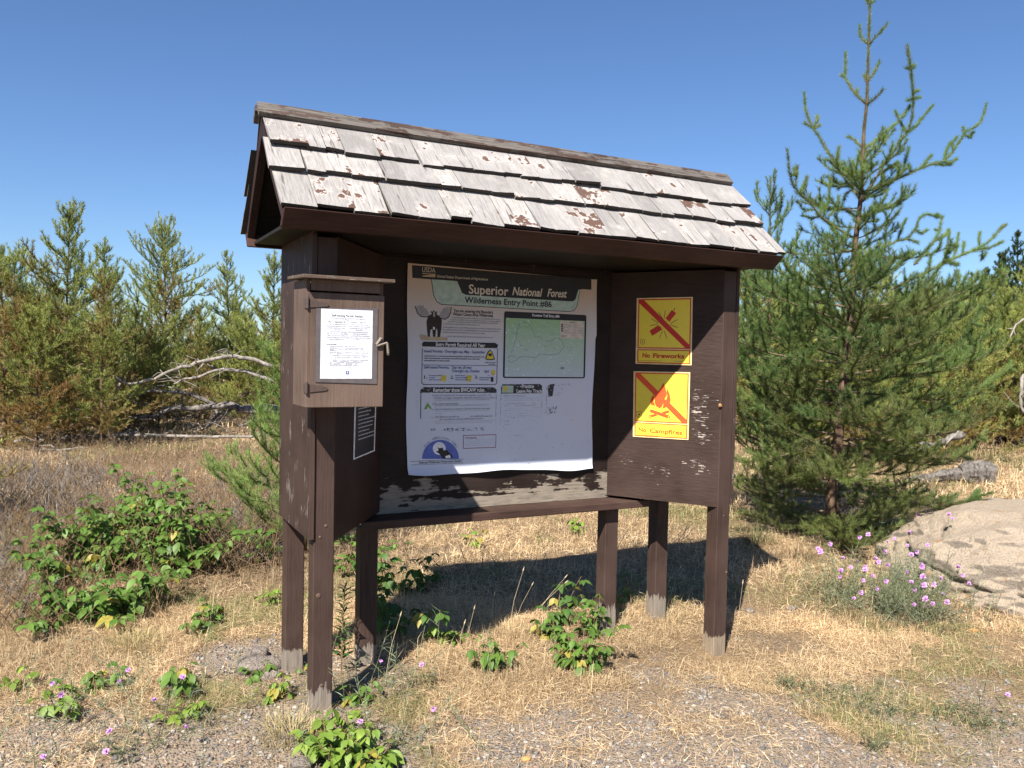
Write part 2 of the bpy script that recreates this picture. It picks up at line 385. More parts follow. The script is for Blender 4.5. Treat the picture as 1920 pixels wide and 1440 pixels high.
T = .018
def slab_xy(a, b, z0, z1, nrm, th, za=None, zb=None):       # vertical board from a to b (plan points), front face on the line
    a = np.array(a, float); b = np.array(b, float); n = np.array(nrm, float); n /= np.linalg.norm(n); k = -n*th
    P = [(*a, z0), (*b, z0), (*(b+k), z0), (*(a+k), z0), (*a, z1), (*b, z1), (*(b+k), z1), (*(a+k), z1)]
    return MB().hexa(P)
# end panels (outside faces)
MB().box((-T, -.002, ZP), (-.001, D+PW, 2.09)).build('end_panel', M['end'], kb, bevel=.002)
MB().box((W+.001, -.002, ZP), (W+T+.004, D+PW, 2.09)).build('end_panel', M['end'], kb, bevel=.002)
MB().box((-T-.004, -.010, ZP+.01), (-.002, -.003, 2.06)).build('edge_strip', M['post'], kb)
# rear wall
MB().box((PW+.002, YB+.022, ZS), (W-PW-.002, YB+.040, 2.09)).build('rear_panel', M['end'], kb)
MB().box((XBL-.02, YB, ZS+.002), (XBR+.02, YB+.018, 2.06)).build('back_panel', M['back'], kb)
nl = (YB, -(XBL-PW)); nr = (-YB, -(W-PW-XBR))
wl = slab_xy((PW+.0, .004), (XBL, YB-.001), ZP-.008, 2.06, nl, .016); wl.build('wing_panel', M['rake'], kb)
wr = slab_xy((XBR, YB-.001), (W-PW, .004), ZP-.008, 2.06, nr, .016); wr.build('wing_panel', M['wing'], kb)
# inner trim on wings
slab_xy((PW+.002, .0), (PW+.03, .042), ZP, 2.06, nl, .02)
# shelf
m = MB(); m.hexa([(.335, .410, ZS-.042), (2.085, .410, ZS-.042), (1.96, .62, ZS-.042), (.42, .62, ZS-.042), (.335, .410, ZS), (2.085, .410, ZS), (1.96, .62, ZS), (.42, .62, ZS)])
m.build('shelf', M['shelf'], kb, bevel=.004)
# fascias
def fascia(yt, side):                                       # leans in at the bottom, square to the roof slope
    k = .053*side; y1 = yt+.034*side; m = MB(); P = []
    for z, sh, xe in ((ZE, k, XE1-.012), (ZET, 0, XE1+.014)):
        ya, yb_ = sorted((yt+sh, y1+sh)); P += [(XE0, ya, z), (xe, ya, z), (xe, yb_, z), (XE0, yb_, z)]
    m.hexa(P); m.build('fascia', M['fascia'], kb, bevel=.003)
fascia(YE-.034, 1); fascia(YER+.02, -1)
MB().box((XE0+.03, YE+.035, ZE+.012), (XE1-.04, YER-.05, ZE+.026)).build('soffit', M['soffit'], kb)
# rafters in the gable (rake boards) and roof deck
SLS = {-1: math.atan2(ZR-ZET-.012, YR-YE), 1: math.atan2(ZR-ZET-.012, YER-YR)}; SL = SLS[-1]
def rake(x0, x1, side):
    y0, y1 = (YE+.022, YR) if side < 0 else (YER-.022, YR)
    zb0 = ZE+.03
    dz = .105
    def zt(y): return ZET+(abs(y-(YE if side < 0 else YER)))*math.tan(SLS[side])-.012
    P = [(x0, y0, zb0), (x1, y0, zb0), (x1, y1, zt(y1)-dz), (x0, y1, zt(y1)-dz), (x0, y0, zt(y0)), (x1, y0, zt(y0)), (x1, y1, zt(y1)), (x0, y1, zt(y1))]
    MB().hexa(P).build('rake_board', M['rake'], kb)
for s in (-1, 1):
    rake(XE0+.002, XE0+.036, s); rake(XE1-.036, XE1-.004, s)
ct, sn = math.cos(SL), math.sin(SL)
REAR = (YER-YR)/(YR-YE)
def slope_pt(x, s, h, side):
    """s metres down from the ridge along the roof, h above the deck"""
    ct, sn = math.cos(SLS[side]), math.sin(SLS[side])
    y = YR + side*(s*ct + h*sn); z = ZR-.03 - s*sn + h*ct
    return (x, y, z)
LT = (YR-YE)/ct - .03
for side in (-1, 1):
    if side > 0: LT = (YER-YR)/math.cos(SLS[1]) - .01
    a = [slope_pt(XE0+.002, 0.0, -.0, side), slope_pt(XE1, 0.0, -.0, side), slope_pt(XE1, LT, -.0, side), slope_pt(XE0+.002, LT, -.0, side)]
    b = [slope_pt(XE0+.002, 0.0, .008, side), slope_pt(XE1, 0.0, .008, side), slope_pt(XE1, LT, .008, side), slope_pt(XE0+.002, LT, .008, side)]
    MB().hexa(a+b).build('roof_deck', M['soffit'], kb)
# shakes
def shakes(side, seed):
    rg = random.Random(seed); V = []; Fs = []; C = []
    edges = [.272, .437, .668]                                # lower edge of each course, measured down from the ridge
    tops = [.02, .20, .37]
    if side > 0: edges = [.25, .42, .625]; tops = [.02, .18, .35]
    for ci in (2, 1, 0):
        x = XE0-.012+rg.uniform(-.01, .01); base_h = .012+.002*(2-ci)
        xend = XE1+.030
        while x < xend-.03:
            wd = rg.choice([.08, .10, .115, .13, .145, .16, .18]); 
            if x+wd > xend-.05: wd = xend-x
            gap = rg.uniform(.0008, .0022); lo = edges[ci]+rg.uniform(-.009, .010)+(rg.random() < .12)*rg.uniform(-.018, .014); tp = tops[ci]
            th = rg.uniform(.013, .0165); lift = abs(rg.gauss(0, .0018)) + (rg.random() < .09)*rg.uniform(.006, .014); tw = rg.gauss(0, .0022)
            crv = rg.uniform(-.006, .007); sk = rg.gauss(0, .004)
            nx_, ns_ = 5, 5; k = len(V)
            for layer in (1, 0):
                for j in range(ns_+1):
                    s = tp+(lo-tp)*j/ns_; fj = j/ns_
                    for i in range(nx_+1):
                        fi = i/nx_; xx = x+(wd-gap)*fi+sk*fj
                        e = lo-tp
                        ss = s + (crv*(4*fi*(1-fi)) if j == ns_ else 0) + (rg.uniform(-.0015, .0015) if j == ns_ and layer else 0)
                        hh = base_h + .012*fj*1.0 + lift*fj*fj + tw*(fi-.5)*2*fj + crv*.6*4*fi*(1-fi)*fj
                        if layer: hh += .002+th*fj*(1 if side < 0 else .55)
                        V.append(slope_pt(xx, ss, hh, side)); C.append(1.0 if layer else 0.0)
            n1 = nx_+1; L = n1*(ns_+1)
            for j in range(ns_):
                for i in range(nx_):
                    a = k+j*n1+i; q = [a, a+1, a+1+n1, a+n1]
                    Fs.append(q if side > 0 else q[::-1]); b = [t_+L for t_ in q]; Fs.append(b[::-1] if side > 0 else b)
            # butt end: own verts so the darker colour stays on the end
            k2 = len(V)
            for i in range(nx_+1):
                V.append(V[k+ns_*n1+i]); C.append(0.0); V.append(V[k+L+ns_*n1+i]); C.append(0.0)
            for i in range(nx_): Fs.append((k2+2*i, k2+2*i+1, k2+2*i+3, k2+2*i+2))
            for sidex in (0, nx_):
                k3 = len(V)
                for j in range(ns_+1): V.append(V[k+j*n1+sidex]); C.append(.6); V.append(V[k+L+j*n1+sidex]); C.append(.6)
                for j in range(ns_): Fs.append((k3+2*j, k3+2*j+1, k3+2*j+3, k3+2*j+2))
            x += wd
    me = mesh_np('shingles', V, Fs, np.repeat(np.array(C)[:, None], 3, 1))
    link('shingles', me, M['shingle'], kb)
shakes(-1, 11); shakes(1, 12)
# ridge boards
for side in (-1, 1):
    m = MB(); h0 = .026; n = 26
    xs = np.linspace(XE0-.022, XE1+.022, n+1)
    rg = random.Random(5+side)
    tpv = []
    wdd = .060 if side < 0 else .060
    for i, x in enumerate(xs):
        j1 = rg.uniform(-.0012, .0012); s1 = wdd+rg.uniform(-.001, .001)
        tpv += [slope_pt(x, -.0+j1*0, h0, side), slope_pt(x, s1, h0+j1, side), slope_pt(x, s1, h0+.021+j1, side), slope_pt(x, -.018, h0+.021, side)]
    fs = []
    for i in range(n):
        a = 4*i
        for q in ((0, 1), (1, 2), (2, 3), (3, 0)): fs.append((a+q[0], a+q[1], a+4+q[1], a+4+q[0]))
    fs += [(0, 1, 2, 3), (4*n+3, 4*n+2, 4*n+1, 4*n)]
    m.add(tpv, fs); m.build('ridge_board', M['ridge'], kb)

# knots, screws and other little things on the posts
mk = MB()
for (px, py, r) in [(1350, 760, .011)]:
    p = hit(px, py, 1, -.002); mk.tube([p, p+np.array([0, -.008, 0])], [r, r*.7], 8)
mk.build('knot', plain('orange_knot', (.40, .22, .09)), kb)
mk = MB()
for (px, py, r) in [(611, 986, .006), (600, 1007, .005), (597, 1117, .009), (603, 1285, .006), (1362, 1073, .007), (1357, 967, .004)]:
    p = hit(px, py, 1, -.0005); mk.tube([p, p+np.array([0, -.0025, 0])], [r*1.2, r*.8], 9)
mk.build('nail_knots', plain('dark_knots', (.12, .075, .05)), kb)
mk = MB(); p = hit(1304, 907, 1, 0)

# ------------------------------------------------------------------ printed sheets
dg = None
def text2d(s, bold=0.0, shear=0.0):
    cu = bpy.data.curves.new('t', 'FONT'); cu.body = s; cu.size = 1; cu.offset = bold; cu.shear = shear; cu.resolution_u = 3
    o = bpy.data.objects.new('t', cu); COL.objects.link(o); bpy.context.view_layer.update()
    me = bpy.data.meshes.new_from_object(o.evaluated_get(bpy.context.evaluated_depsgraph_get()))
    v = [(q.co.x, q.co.y) for q in me.vertices]; f = [tuple(p.vertices) for p in me.polygons]
    bpy.data.objects.remove(o); bpy.data.curves.remove(cu); bpy.data.meshes.remove(me)
    return np.array(v).reshape(-1, 2), f
class Sheet:
    """prints on a vertical plane: 2D coordinates (u metres right, z height); pixels of the photo are projected onto the plane"""
    def __init__(s, A, U, N, parent, step=.0006):
        s.A = np.array(A, float); s.U = np.array(U, float); s.U /= np.linalg.norm(s.U); s.N = np.array(N, float); s.N /= np.linalg.norm(s.N)
        s.par = parent; s.step = step; s.mb = {}; s.sec = ''
    def uz(s, px, py):
        d = ray(px, py); t = np.dot(s.A-CAMP, s.N)/np.dot(d, s.N); p = CAMP+d*t; return np.array([np.dot(p-s.A, s.U), p[2]-s.A[2]])
    def w(s, u, z, lay=0.0): return s.A + s.U*u + np.array([0, 0, z]) + s.N*lay*s.step
    def get(s, key): return s.mb.setdefault((s.sec, key), MB())
    def poly(s, pts, key, lay=1, px=True):
        q = [s.uz(*p) if px else p for p in pts]; s.get(key).add([s.w(a, b, lay) for a, b in q], [tuple(range(len(q)))])
    def rect(s, x0, y0, x1, y1, key, lay=1):                 # pixel rect mapped to an upright rectangle on the sheet
        a = s.uz(x0, y0); b = s.uz(x1, y1); s.poly([(a[0], a[1]), (b[0], a[1]), (b[0], b[1]), (a[0], b[1])], key, lay, False)
    def line(s, pts, wd, key, lay=2, px=True, closed=False):
        q = [s.uz(*p) if px else np.array(p) for p in pts]
        if closed: q.append(q[0])
        for a, b in zip(q[:-1], q[1:]):
            t = b-a; L = np.linalg.norm(t)
            if L < 1e-6: continue
            t /= L; n = np.array([-t[1], t[0]])*wd/2; e = t*wd*.5 if wd > .002 else t*0
            s.get(key).add([s.w(*(a-e-n), lay), s.w(*(b+e-n), lay), s.w(*(b+e+n), lay), s.w(*(a-e+n), lay)], [(0, 1, 2, 3)])
            lay += .013
    def rrect(s, x0, y0, x1, y1, r, key, lay=1, fill=True, wd=.002):
        a = s.uz(x0, y0); b = s.uz(x1, y1); u0, u1, z1, z0 = a[0], b[0], a[1], b[1]; P = []
        for cx, cz, a0 in ((u1-r, z1-r, 0), (u0+r, z1-r, 90), (u0+r, z0+r, 180), (u1-r, z0+r, 270)):
            for k in range(5): an = R(a0+k*22.5); P.append((cx+r*math.cos(an), cz+r*math.sin(an)))
        if fill: s.poly(P, key, lay, False)
        else: s.line(P, wd, key, lay, False, True)
    def text(s, st, x0, y, x1, hpx, key, lay=3, bold=0.0, shear=0.0, ycurve=None):
        """baseline from (x0, y) to x1, capital height hpx photo pixels"""
        a = s.uz(x0, y); b = s.uz(x1, y); c = s.uz(x0, y-hpx); hgt = c[1]-a[1]
        v, f = text2d(st, bold, shear)
        if len(v) == 0: return
        mn = v[:, 0].min(); wv = v[:, 0].max()-mn; k = (b[0]-a[0])/wv; ky = hgt/.72
        s.get(key).add([s.w(a[0]+(x-mn)*k, a[1]+z*ky, lay) for x, z in v], f)
    def greek(s, x0, y, x1, hpx, key, lay=3, seed=0, fill=1.0):
        """a line of print too small to read: runs of word-length marks"""
        rg = random.Random(seed*7+int(y*3+x0)); a = s.uz(x0, y); b = s.uz(x1, y); c = s.uz(x0, y-hpx); h = c[1]-a[1]; u = a[0]
        while u < b[0]:
            L = h*rg.uniform(1.2, 5.5)
            if rg.random() < fill:
                k = int(L/(h*.62))+1
                for j in range(k):
                    uu = u+j*h*.62; hh = h*rg.choice([.7, .7, 1.0]); s.get(key).add([s.w(uu, a[1], lay), s.w(uu+h*.42, a[1], lay), s.w(uu+h*.42, a[1]+hh, lay), s.w(uu, a[1]+hh, lay)], [(0, 1, 2, 3)])
            u += L+h*.55
    def done(s, names):
        for (sec, k), m in s.mb.items(): m.build(sec+names.get(k, 'print'), M[k], s.par)

def sheet_slab(S, corners, mat, name, th=.0012, px=True):
    q = [S.uz(*p) for p in corners]
    f = [S.w(a, b, 0) for a, b in q]; bk = [p - S.N*th for p in f]
    # corners go TL TR BR BL
    m = MB(); m.hexa([bk[3], bk[2], bk[1], bk[0], f[3], f[2], f[1], f[0]]); return m.build(name, mat, S.par)
def crop(ox, oy, sc): return lambda x, y: (ox+x/sc, oy+y/sc)

# --- the big faded poster
M['mapbg'] = None
po = thing('poster', 'large faded forest poster with moose and map, stapled to the back board above the shelf', 'poster', (1.1, YB-.006, 1.4))
S = Sheet((0, YB-.007, 0), (1, 0, 0), (0, -1, 0), po, .0006)
c1 = crop(740, 470, 4.8); c2 = crop(740, 680, 4.8)
q = [S.uz(764.4, 493), S.uz(1118, 524.6), S.uz(1107.7, 875), S.uz(762, 887)]
M['poster'] = poster_mat(q[3][1]-1.4, q[0][1]-1.4)
print('poster', q)
nU, nV = 40, 44; PV = []; rgp = random.Random(2)
for j in range(nV+1):
    v_ = j/nV
    for i in range(nU+1):
        u_ = i/nU; a = q[0]*(1-u_)*(1-v_)+q[1]*u_*(1-v_)+q[2]*u_*v_+q[3]*(1-u_)*v_
        ed = max(0, (v_-.965)/.035); es = max(0, (abs(u_-.5)-.475)/.025)
        a = a + np.array([0, -.016*ed*(.4+math.sin(u_*9)*.5+.5*math.sin(u_*23)*.3)])
        a[0] += .006*es*math.sin(v_*11+u_*4)*(1 if u_ > .5 else -.6)
        y = .018*ed*ed*(1+.5*math.sin(u_*17)) + .006*es*es*(.5+.5*math.sin(v_*14)) + (.012*max(0, (u_-.97)/.03)**2 if v_ < .3 else 0)
        PV.append((a[0], YB-.007-y, a[1]))
ii = np.arange((nU+1)*(nV+1)).reshape(nV+1, nU+1)
me = mesh_np('sheet', PV, np.stack([ii[:-1, :-1], ii[1:, :-1], ii[1:, 1:], ii[:-1, 1:]], -1).reshape(-1, 4), smooth=True)
link('sheet', me, M['poster'], po)
S.sec = 'title_'
# header
S.poly([c1(135, 128), c1(1770, 255), c1(1770, 352), c1(1690, 346), c1(1668, 350), c1(330, 258), c1(135, 243)], 'black', 1)
S.poly([c1(330, 258), c1(1668, 350), c1(1640, 500), c1(1610, 540), c1(1560, 548), c1(420, 484), c1(380, 460), c1(350, 400)], 'mint', 1.4)
S.line([c1(330, 258), c1(350, 400), c1(380, 460), c1(420, 484), c1(1560, 548), c1(1610, 540), c1(1640, 500), c1(1668, 350)], .0035, 'black', 2)
S.poly([c1(560, 272), c1(1655, 346), c1(1625, 440), c1(1600, 458), c1(640, 398), c1(605, 380)], 'black', 2.4)
S.text('USDA', *c1(246, 190), c1(365, 190)[0], 9.5, 'cream', 3.4)
S.poly([c1(248, 200), c1(365, 208), c1(365, 240), c1(248, 233)], 'tan', 3)
S.poly([c1(248, 210), c1(365, 208), c1(300, 216), c1(248, 226)], 'black', 3.2)
S.text('United States Department of Agriculture', *c1(380, 240), c1(838, 240)[0], 5.0, 'cream', 3.4, .01)
S.text('Superior', *c1(665, 384), c1(1022, 384)[0], 17.5, 'cream', 3.6, .018)
S.text('National', *c1(1057, 398), c1(1328, 398)[0], 15.5, 'cream', 3.6, .022, .25)
S.text('Forest', *c1(1372, 412), c1(1548, 412)[0], 15.0, 'cream', 3.6, .022, .25)
S.text('Wilderness Entry Point #86', *c1(628, 468), c1(1412, 468)[0], 11.5, 'black', 3.6, .02)
S.sec = 'moose_'
# moose
def P1(l): return [c1(*p) for p in l]
S.poly(P1([(186, 505), (198, 520), (206, 492), (216, 512), (228, 483), (238, 505), (254, 486), (264, 512), (284, 520), (303, 552), (312, 578), (298, 594), (262, 592), (232, 588), (204, 560)]), 'antler', 2)
S.poly(P1([(508, 510), (498, 528), (490, 497), (480, 518), (468, 494), (458, 520), (444, 512), (424, 540), (402, 575), (396, 598), (424, 612), (456, 612), (486, 592), (504, 556)]), 'antler', 2)
S.line(P1([(186, 505), (204, 560), (232, 590), (262, 596), (300, 594), (338, 572)]), .005, 'mooseink', 2.2)
S.line(P1([(508, 510), (504, 556), (486, 594), (456, 616), (424, 614), (396, 600), (376, 574)]), .005, 'mooseink', 2.2)
S.poly(P1([(300, 590), (330, 575), (350, 560), (375, 572), (405, 592), (424, 628), (420, 700), (407, 776), (386, 778), (384, 715), (372, 700), (366, 775), (344, 774), (338, 705), (322, 712), (316, 778), (296, 770), (290, 700), (286, 640)]), 'mooseink', 2.5)
S.poly(P1([(322, 540), (338, 552), (350, 535), (366, 552), (384, 545), (374, 572), (370, 625), (362, 650), (346, 650), (338, 625), (334, 572)]), 'mooseink', 2.7)
S.poly(P1([(345, 548), (362, 548), (364, 588), (354, 600), (345, 588)]), 'antler', 3.0)
S.poly(P1([(343, 685), (362, 690), (358, 715), (345, 710)]), 'white', 2.9)
S.poly(P1([(222, 760), (260, 755), (330, 778), (400, 770), (470, 782), (480, 810), (240, 805)]), 'tan', 2.1)
S.sec = 'welcome_'
S.text('You are entering the Boundary', *c1(528, 552), c1(885, 552)[0], 6, 'black', 3, .015)
S.text('Waters Canoe Area Wilderness.', *c1(524, 583), c1(888, 583)[0], 6, 'black', 3, .015)
for (x, y, x2) in [(510, 603, 915), (505, 622, 925), (480, 640, 905), (440, 660, 765), (435, 690, 920), (430, 712, 890), (430, 735, 812), (470, 772, 880)]:
    S.greek(*c1(x, y+4), c1(x2, y)[0], 2.4, 'grey')
S.sec = 'permit_panel_'
# box 1
S.line(P1([(248, 880), (244, 1190), (260, 1205), (905, 1205), (918, 1190), (925, 880)]), .0035, 'black', 2)
S.poly(P1([(262, 818), (905, 830), (932, 850), (918, 878), (248, 862), (246, 835)]), 'black', 2.2)
S.text('Entry Permit Required All Year', *c1(370, 858), c1(812, 858)[0], 7, 'white', 3.4, .02)
S.text('Issued Permits:  Overnight use, May - September', *c1(262, 915), c1(815, 915)[0], 5.6, 'navy', 3, .012)
for (y, x2) in ((952, 785), (973, 760), (994, 470)): S.greek(*c1(265, y), c1(x2, y)[0], 2.2, 'black', fill=.95)
S.line(P1([(248, 1028), (922, 1036)]), .0022, 'black', 2)
S.text('Self-Issued Permits:', *c1(262, 1060), c1(490, 1060)[0], 5.6, 'navy', 3, .012)
S.text('Day use, all year', *c1(514, 1062), c1(692, 1062)[0], 5.6, 'navy', 3, .012)
S.text('Overnight use, October', *c1(514, 1094), c1(766, 1094)[0], 5.6, 'navy', 3, .012)
S.text('April', *c1(806, 1098), c1(845, 1098)[0], 5.6, 'navy', 3, .012)
S.poly(P1([(858, 890), (880, 915), (902, 975), (885, 985), (830, 985), (812, 972), (835, 912)]), 'black', 2.4)
S.poly(P1([(858, 900), (876, 922), (892, 970), (880, 976), (834, 976), (822, 968), (841, 920)]), 'yellowink', 2.8)
S.poly(P1([(842, 925), (874, 925), (874, 942), (858, 953), (842, 942)]), 'black', 3.2)
S.greek(*c1(810, 1010), c1(900, 1010)[0], 1.6, 'black'); S.greek(*c1(845, 1026), c1(905, 1026)[0], 1.6, 'black')
for st, x, tx in (('1.', 264, 308), ('2.', 502, 545), ('3.', 720, 760)):
    S.text(st, *c1(x, 1152), c1(x+30, 1150)[0], 6, 'black', 3, .01)
    for k in range(3): S.greek(*c1(tx, 1128+k*19), c1(tx+85, 1120)[0], 1.9, 'navy', seed=k, fill=.8)
S.poly(P1([(422, 1118), (466, 1122), (458, 1180), (414, 1172)]), 'yellowink', 2.8); S.poly(P1([(650, 1118), (694, 1124), (688, 1180), (642, 1174)]), 'yellowink', 2.8)
S.poly(P1([(872, 1072), (905, 1076), (900, 1120), (868, 1116)]), 'yellowink', 2.8); S.poly(P1([(864, 1138), (888, 1138), (888, 1180), (864, 1180)]), 'black', 2.8)
S.line(P1([(884, 1105), (882, 1136)]), .0015, 'black', 3)
S.sec = 'rules_panel_'
# box 2
def P2(l): return [c2(*p) for p in l]
S.poly(P2([(262, 220), (890, 222), (916, 240), (916, 272), (228, 270), (232, 245)]), 'worn', 2.2)
S.line(P2([(236, 272), (233, 500)]), .0045, 'worn', 2); S.line(P2([(913, 272), (908, 570)]), .003, 'worn2', 2)
S.text('Remember these BWCAW rules', *c2(346, 262), c2(805, 262)[0], 7.5, 'white', 3.4, .022)
for k, (st, y, x2) in enumerate((('Limit of 9 people and 4 watercraft together anywhere. This', 302, 870), ('includes portages, campsites, landings, and sitting on or lakes', 324, 898), ('No cans or glass bottles', 378, 572), ('Camp at designated campsites or 150 feet from shore and water', 426, 862))):
    S.text(st, *c2(355, y), c2(x2, y)[0], 3.6, 'grey', 3, .012)
for y in (337, 342, 386, 392, 440, 462): S.greek(*c2(360, y), c2(840 if y != 462 else 430, y)[0], 1.3, 'lightgrey', seed=y)
for (y, x2) in ((496, 865), (518, 790)): S.greek(*c2(360, y), c2(x2, y)[0], 3.0, 'grey', fill=.75)
for y in (533, 549): S.greek(*c2(360, y), c2(870, y)[0], 1.3, 'lightgrey')
S.greek(*c2(265, 614), c2(400, 614)[0], 5.5, 'grey', fill=.35)
S.poly(P2([(440, 600), (470, 590), (740, 585), (740, 612), (450, 618)]), 'worn2', 2.2); S.poly(P2([(768, 585), (805, 580), (808, 610), (770, 612)]), 'worn2', 2.2)
S.poly(P2([(298, 358), (334, 415), (262, 420)]), 'greenink', 2.6); S.poly(P2([(301, 395), (312, 416), (290, 417)]), 'white', 3)
for (x, y) in ((340, 296), (340, 372), (336, 422), (336, 496)): S.poly(P2([(x-3, y-3), (x+4, y-3), (x+4, y+4), (x-3, y+4)]), 'black', 3)
S.sec = 'map_'
# map frame
S.rrect(*c1(985, 545), *c1(1712, 1150), .012, 'black', 1.2)
zm = (S.uz(*c1(1340, 1138))[1]-1.4, S.uz(*c1(1340, 604))[1]-1.4); M['mapbg'] = map_mat(zm[0]-.02, zm[1])
S.rect(*c1(1000, 604), *c1(1697, 1138), 'mapbg', 1.8)
S.text('Powwow Trail Entry #86', *c1(1237, 592), c1(1482, 592)[0], 5.2, 'white', 3, .02)

tr1 = [(1040, 925), (1065, 900), (1075, 850), (1095, 790), (1105, 720), (1110, 680), (1130, 655), (1170, 640), (1200, 645), (1225, 690), (1245, 715), (1260, 770), (1310, 782), (1350, 815), (1400, 818), (1440, 795), (1480, 790), (1510, 830), (1515, 870), (1470, 925), (1400, 940), (1300, 935), (1265, 965), (1180, 955), (1110, 960), (1095, 985), (1050, 1003), (1020, 990), (1015, 960), (1050, 945), (1110, 960)]
rgp = random.Random(8); pl = []
for a, b in zip(tr1[:-1], tr1[1:]):
    for k in range(3): t_ = k/3; pl.append(c1(a[0]+(b[0]-a[0])*t_+rgp.uniform(-4, 4), a[1]+(b[1]-a[1])*t_+rgp.uniform(-5, 5)))
S.line(pl, .0016, 'navy', 2.6)
S.rect(*c1(1490, 628), *c1(1697, 792), 'cream', 2.4)
S.text('Legend', *c1(1572, 650), c1(1620, 650)[0], 2.4, 'black', 3, .01)
for k in range(4):
    S.rect(*c1(1498, 658+k*19), *c1(1514, 672+k*19), 'black', 3); S.greek(*c1(1525, 670+k*24), c1(1575, 670)[0], 1.5, 'grey', seed=k); S.greek(*c1(1620, 672+k*24), c1(1675, 672)[0], 1.5, 'grey', seed=k+9)
S.line(P1([(1500, 768), (1545, 768)]), .003, 'black', 3)
rgp = random.Random(4)
for k in range(26):
    x, y = rgp.uniform(1010, 1640), rgp.uniform(640, 1110); S.greek(*c1(x, y), c1(x+rgp.uniform(15, 70), y)[0], 1.2, 'grey' if y < 900 else 'lightgrey', seed=k)
S.text('10', *c1(1492, 1066), c1(1522, 1066)[0], 4, 'black', 3, .02)
S.sec = 'low_impact_panel_'
# practice leave no trace
S.poly(P2([(970, 195), (1310, 192), (1328, 212), (1325, 275), (958, 278), (955, 215)]), 'worn', 2.2)
S.rect(*c2(966, 206), *c2(1066, 270), 'mint', 2.8); S.rect(*c2(978, 214), *c2(1012, 256), 'yellowink', 3.1)
S.text('Practice', *c2(1142, 226), c2(1250, 226)[0], 6.5, 'white', 3.4, .02); S.text('Leave No Trace', *c2(1096, 270), c2(1322, 270)[0], 6.5, 'white', 3.4, .02)
S.line(P2([(957, 278), (950, 560)]), .0025, 'worn2', 2); S.line(P2([(1326, 278), (1322, 480)]), .0025, 'worn2', 2)
S.text('Start for the adventure', *c2(982, 305), c2(1170, 305)[0], 3.2, 'grey', 3)
for y in (323, 343): S.greek(*c2(985, y), c2(1290, y)[0], 1.3, 'lightgrey')
for y in (373, 393): S.greek(*c2(985, y), c2(1280, y)[0], 2.2, 'lightgrey', fill=.7)
for y in (412, 434, 462, 480, 492, 530, 560, 600, 660): S.greek(*c2(985, y), c2(1290, y)[0], 1.1, 'lightgrey', fill=.55)
S.poly(P2([(1400, 195), (1440, 190), (1430, 230), (1420, 300), (1385, 310), (1375, 215)]), 'worn', 2.2)
S.poly(P2([(1420, 240), (1520, 225), (1500, 300), (1430, 300)]), 'worn3', 2.0); S.poly(P2([(1375, 400), (1460, 390), (1450, 450), (1375, 470)]), 'worn2', 2.0); S.poly(P2([(1440, 190), (1595, 188), (1590, 212), (1450, 208)]), 'worn3', 2)
S.line(P2([(1366, 220), (1362, 470)]), .003, 'worn2', 2)
S.sec = 'red_box_'
# red box
S.line(P2([(618, 655), (912, 648), (908, 762), (618, 772)]), .0032, 'maroon', 2, closed=True)
S.text('Call planning', *c2(632, 684), c2(735, 684)[0], 3.2, 'maroon', 3, .01)
for y in (700, 716, 732, 748): S.greek(*c2(632, y), c2(880, y)[0], 1.2, 'lightgrey', fill=.7)
S.sec = 'wilderness_emblem_'
# half-moon logo
def arcp(cx, cy, rx, ry, a0, a1, n): return [(cx+rx*math.cos(R(a0+(a1-a0)*k/n)), cy-ry*math.sin(R(a0+(a1-a0)*k/n))) for k in range(n+1)]
S.poly(P2(arcp(412, 866, 166, 172, 0, 180, 24)), 'blue', 2)
S.poly(P2(arcp(400, 772, 58, 58, 0, 350, 20)), 'white', 2.5)
S.poly(P2([(385, 755), (400, 770), (430, 765), (440, 790), (470, 785), (490, 810), (515, 830), (522, 858), (430, 864), (415, 835), (395, 815), (370, 800), (395, 790)]), 'black', 3)
S.poly(P2([(452, 842), (495, 828), (505, 855), (462, 860)]), 'white', 3.3)
S.line(P2([(115, 890), (620, 868)]), .0018, 'black', 2); S.line(P2([(108, 922), (615, 902)]), .0018, 'black', 2)
S.text('National Wilderness Preservation System', *c2(218, 910), c2(600, 896)[0], 4.2, 'black', 3, .01)
st = 'Keep Wilderness Wild'
for k, ch in enumerate(st):
    if ch == ' ': continue
    an = 145-110*k/(len(st)-1); cx, cy = 412+172*math.cos(R(an))*1.0, 866-186*math.sin(R(an)); S.text(ch, *c2(cx-5, cy+3), c2(cx+8, cy)[0], 4.6, 'grey', 3)
S.sec = 'worn_spot_'
rgp = random.Random(14)
for k in range(46):
    x, y = rgp.uniform(640, 1740), rgp.uniform(480, 985); a = rgp.uniform(-.5, .8); L = rgp.uniform(4, 16)
    S.line(P2([(x, y), (x+L*math.cos(a), y+L*math.sin(a))]), rgp.uniform(.0008, .0022), 'black' if k % 3 else 'grey', 2)
for k in range(10):
    x = rgp.uniform(120, 160); y = rgp.uniform(120, 480); S.line(P2([(x+55, y), (x+62, y+12)]), .001, 'grey', 2)
S.poly(P2([(115, 935), (300, 940), (520, 975), (520, 1000), (420, 990), (120, 960)]), 'worn3', 2.0)
S.done({'black': 'black_print', 'mint': 'band', 'cream': 'lettering', 'white': 'white_lettering', 'navy': 'blue_lettering', 'grey': 'small_print', 'lightgrey': 'faint_print',
        'mapbg': 'field', 'mooseink': 'picture', 'antler': 'antlers', 'blue': 'emblem', 'tan': 'ground_print', 'yellowink': 'yellow_print', 'greenink': 'tent_symbol', 'maroon': 'frame',
        'worn': 'flaking_header', 'worn2': 'flaking_border', 'worn3': 'print_flakes'})

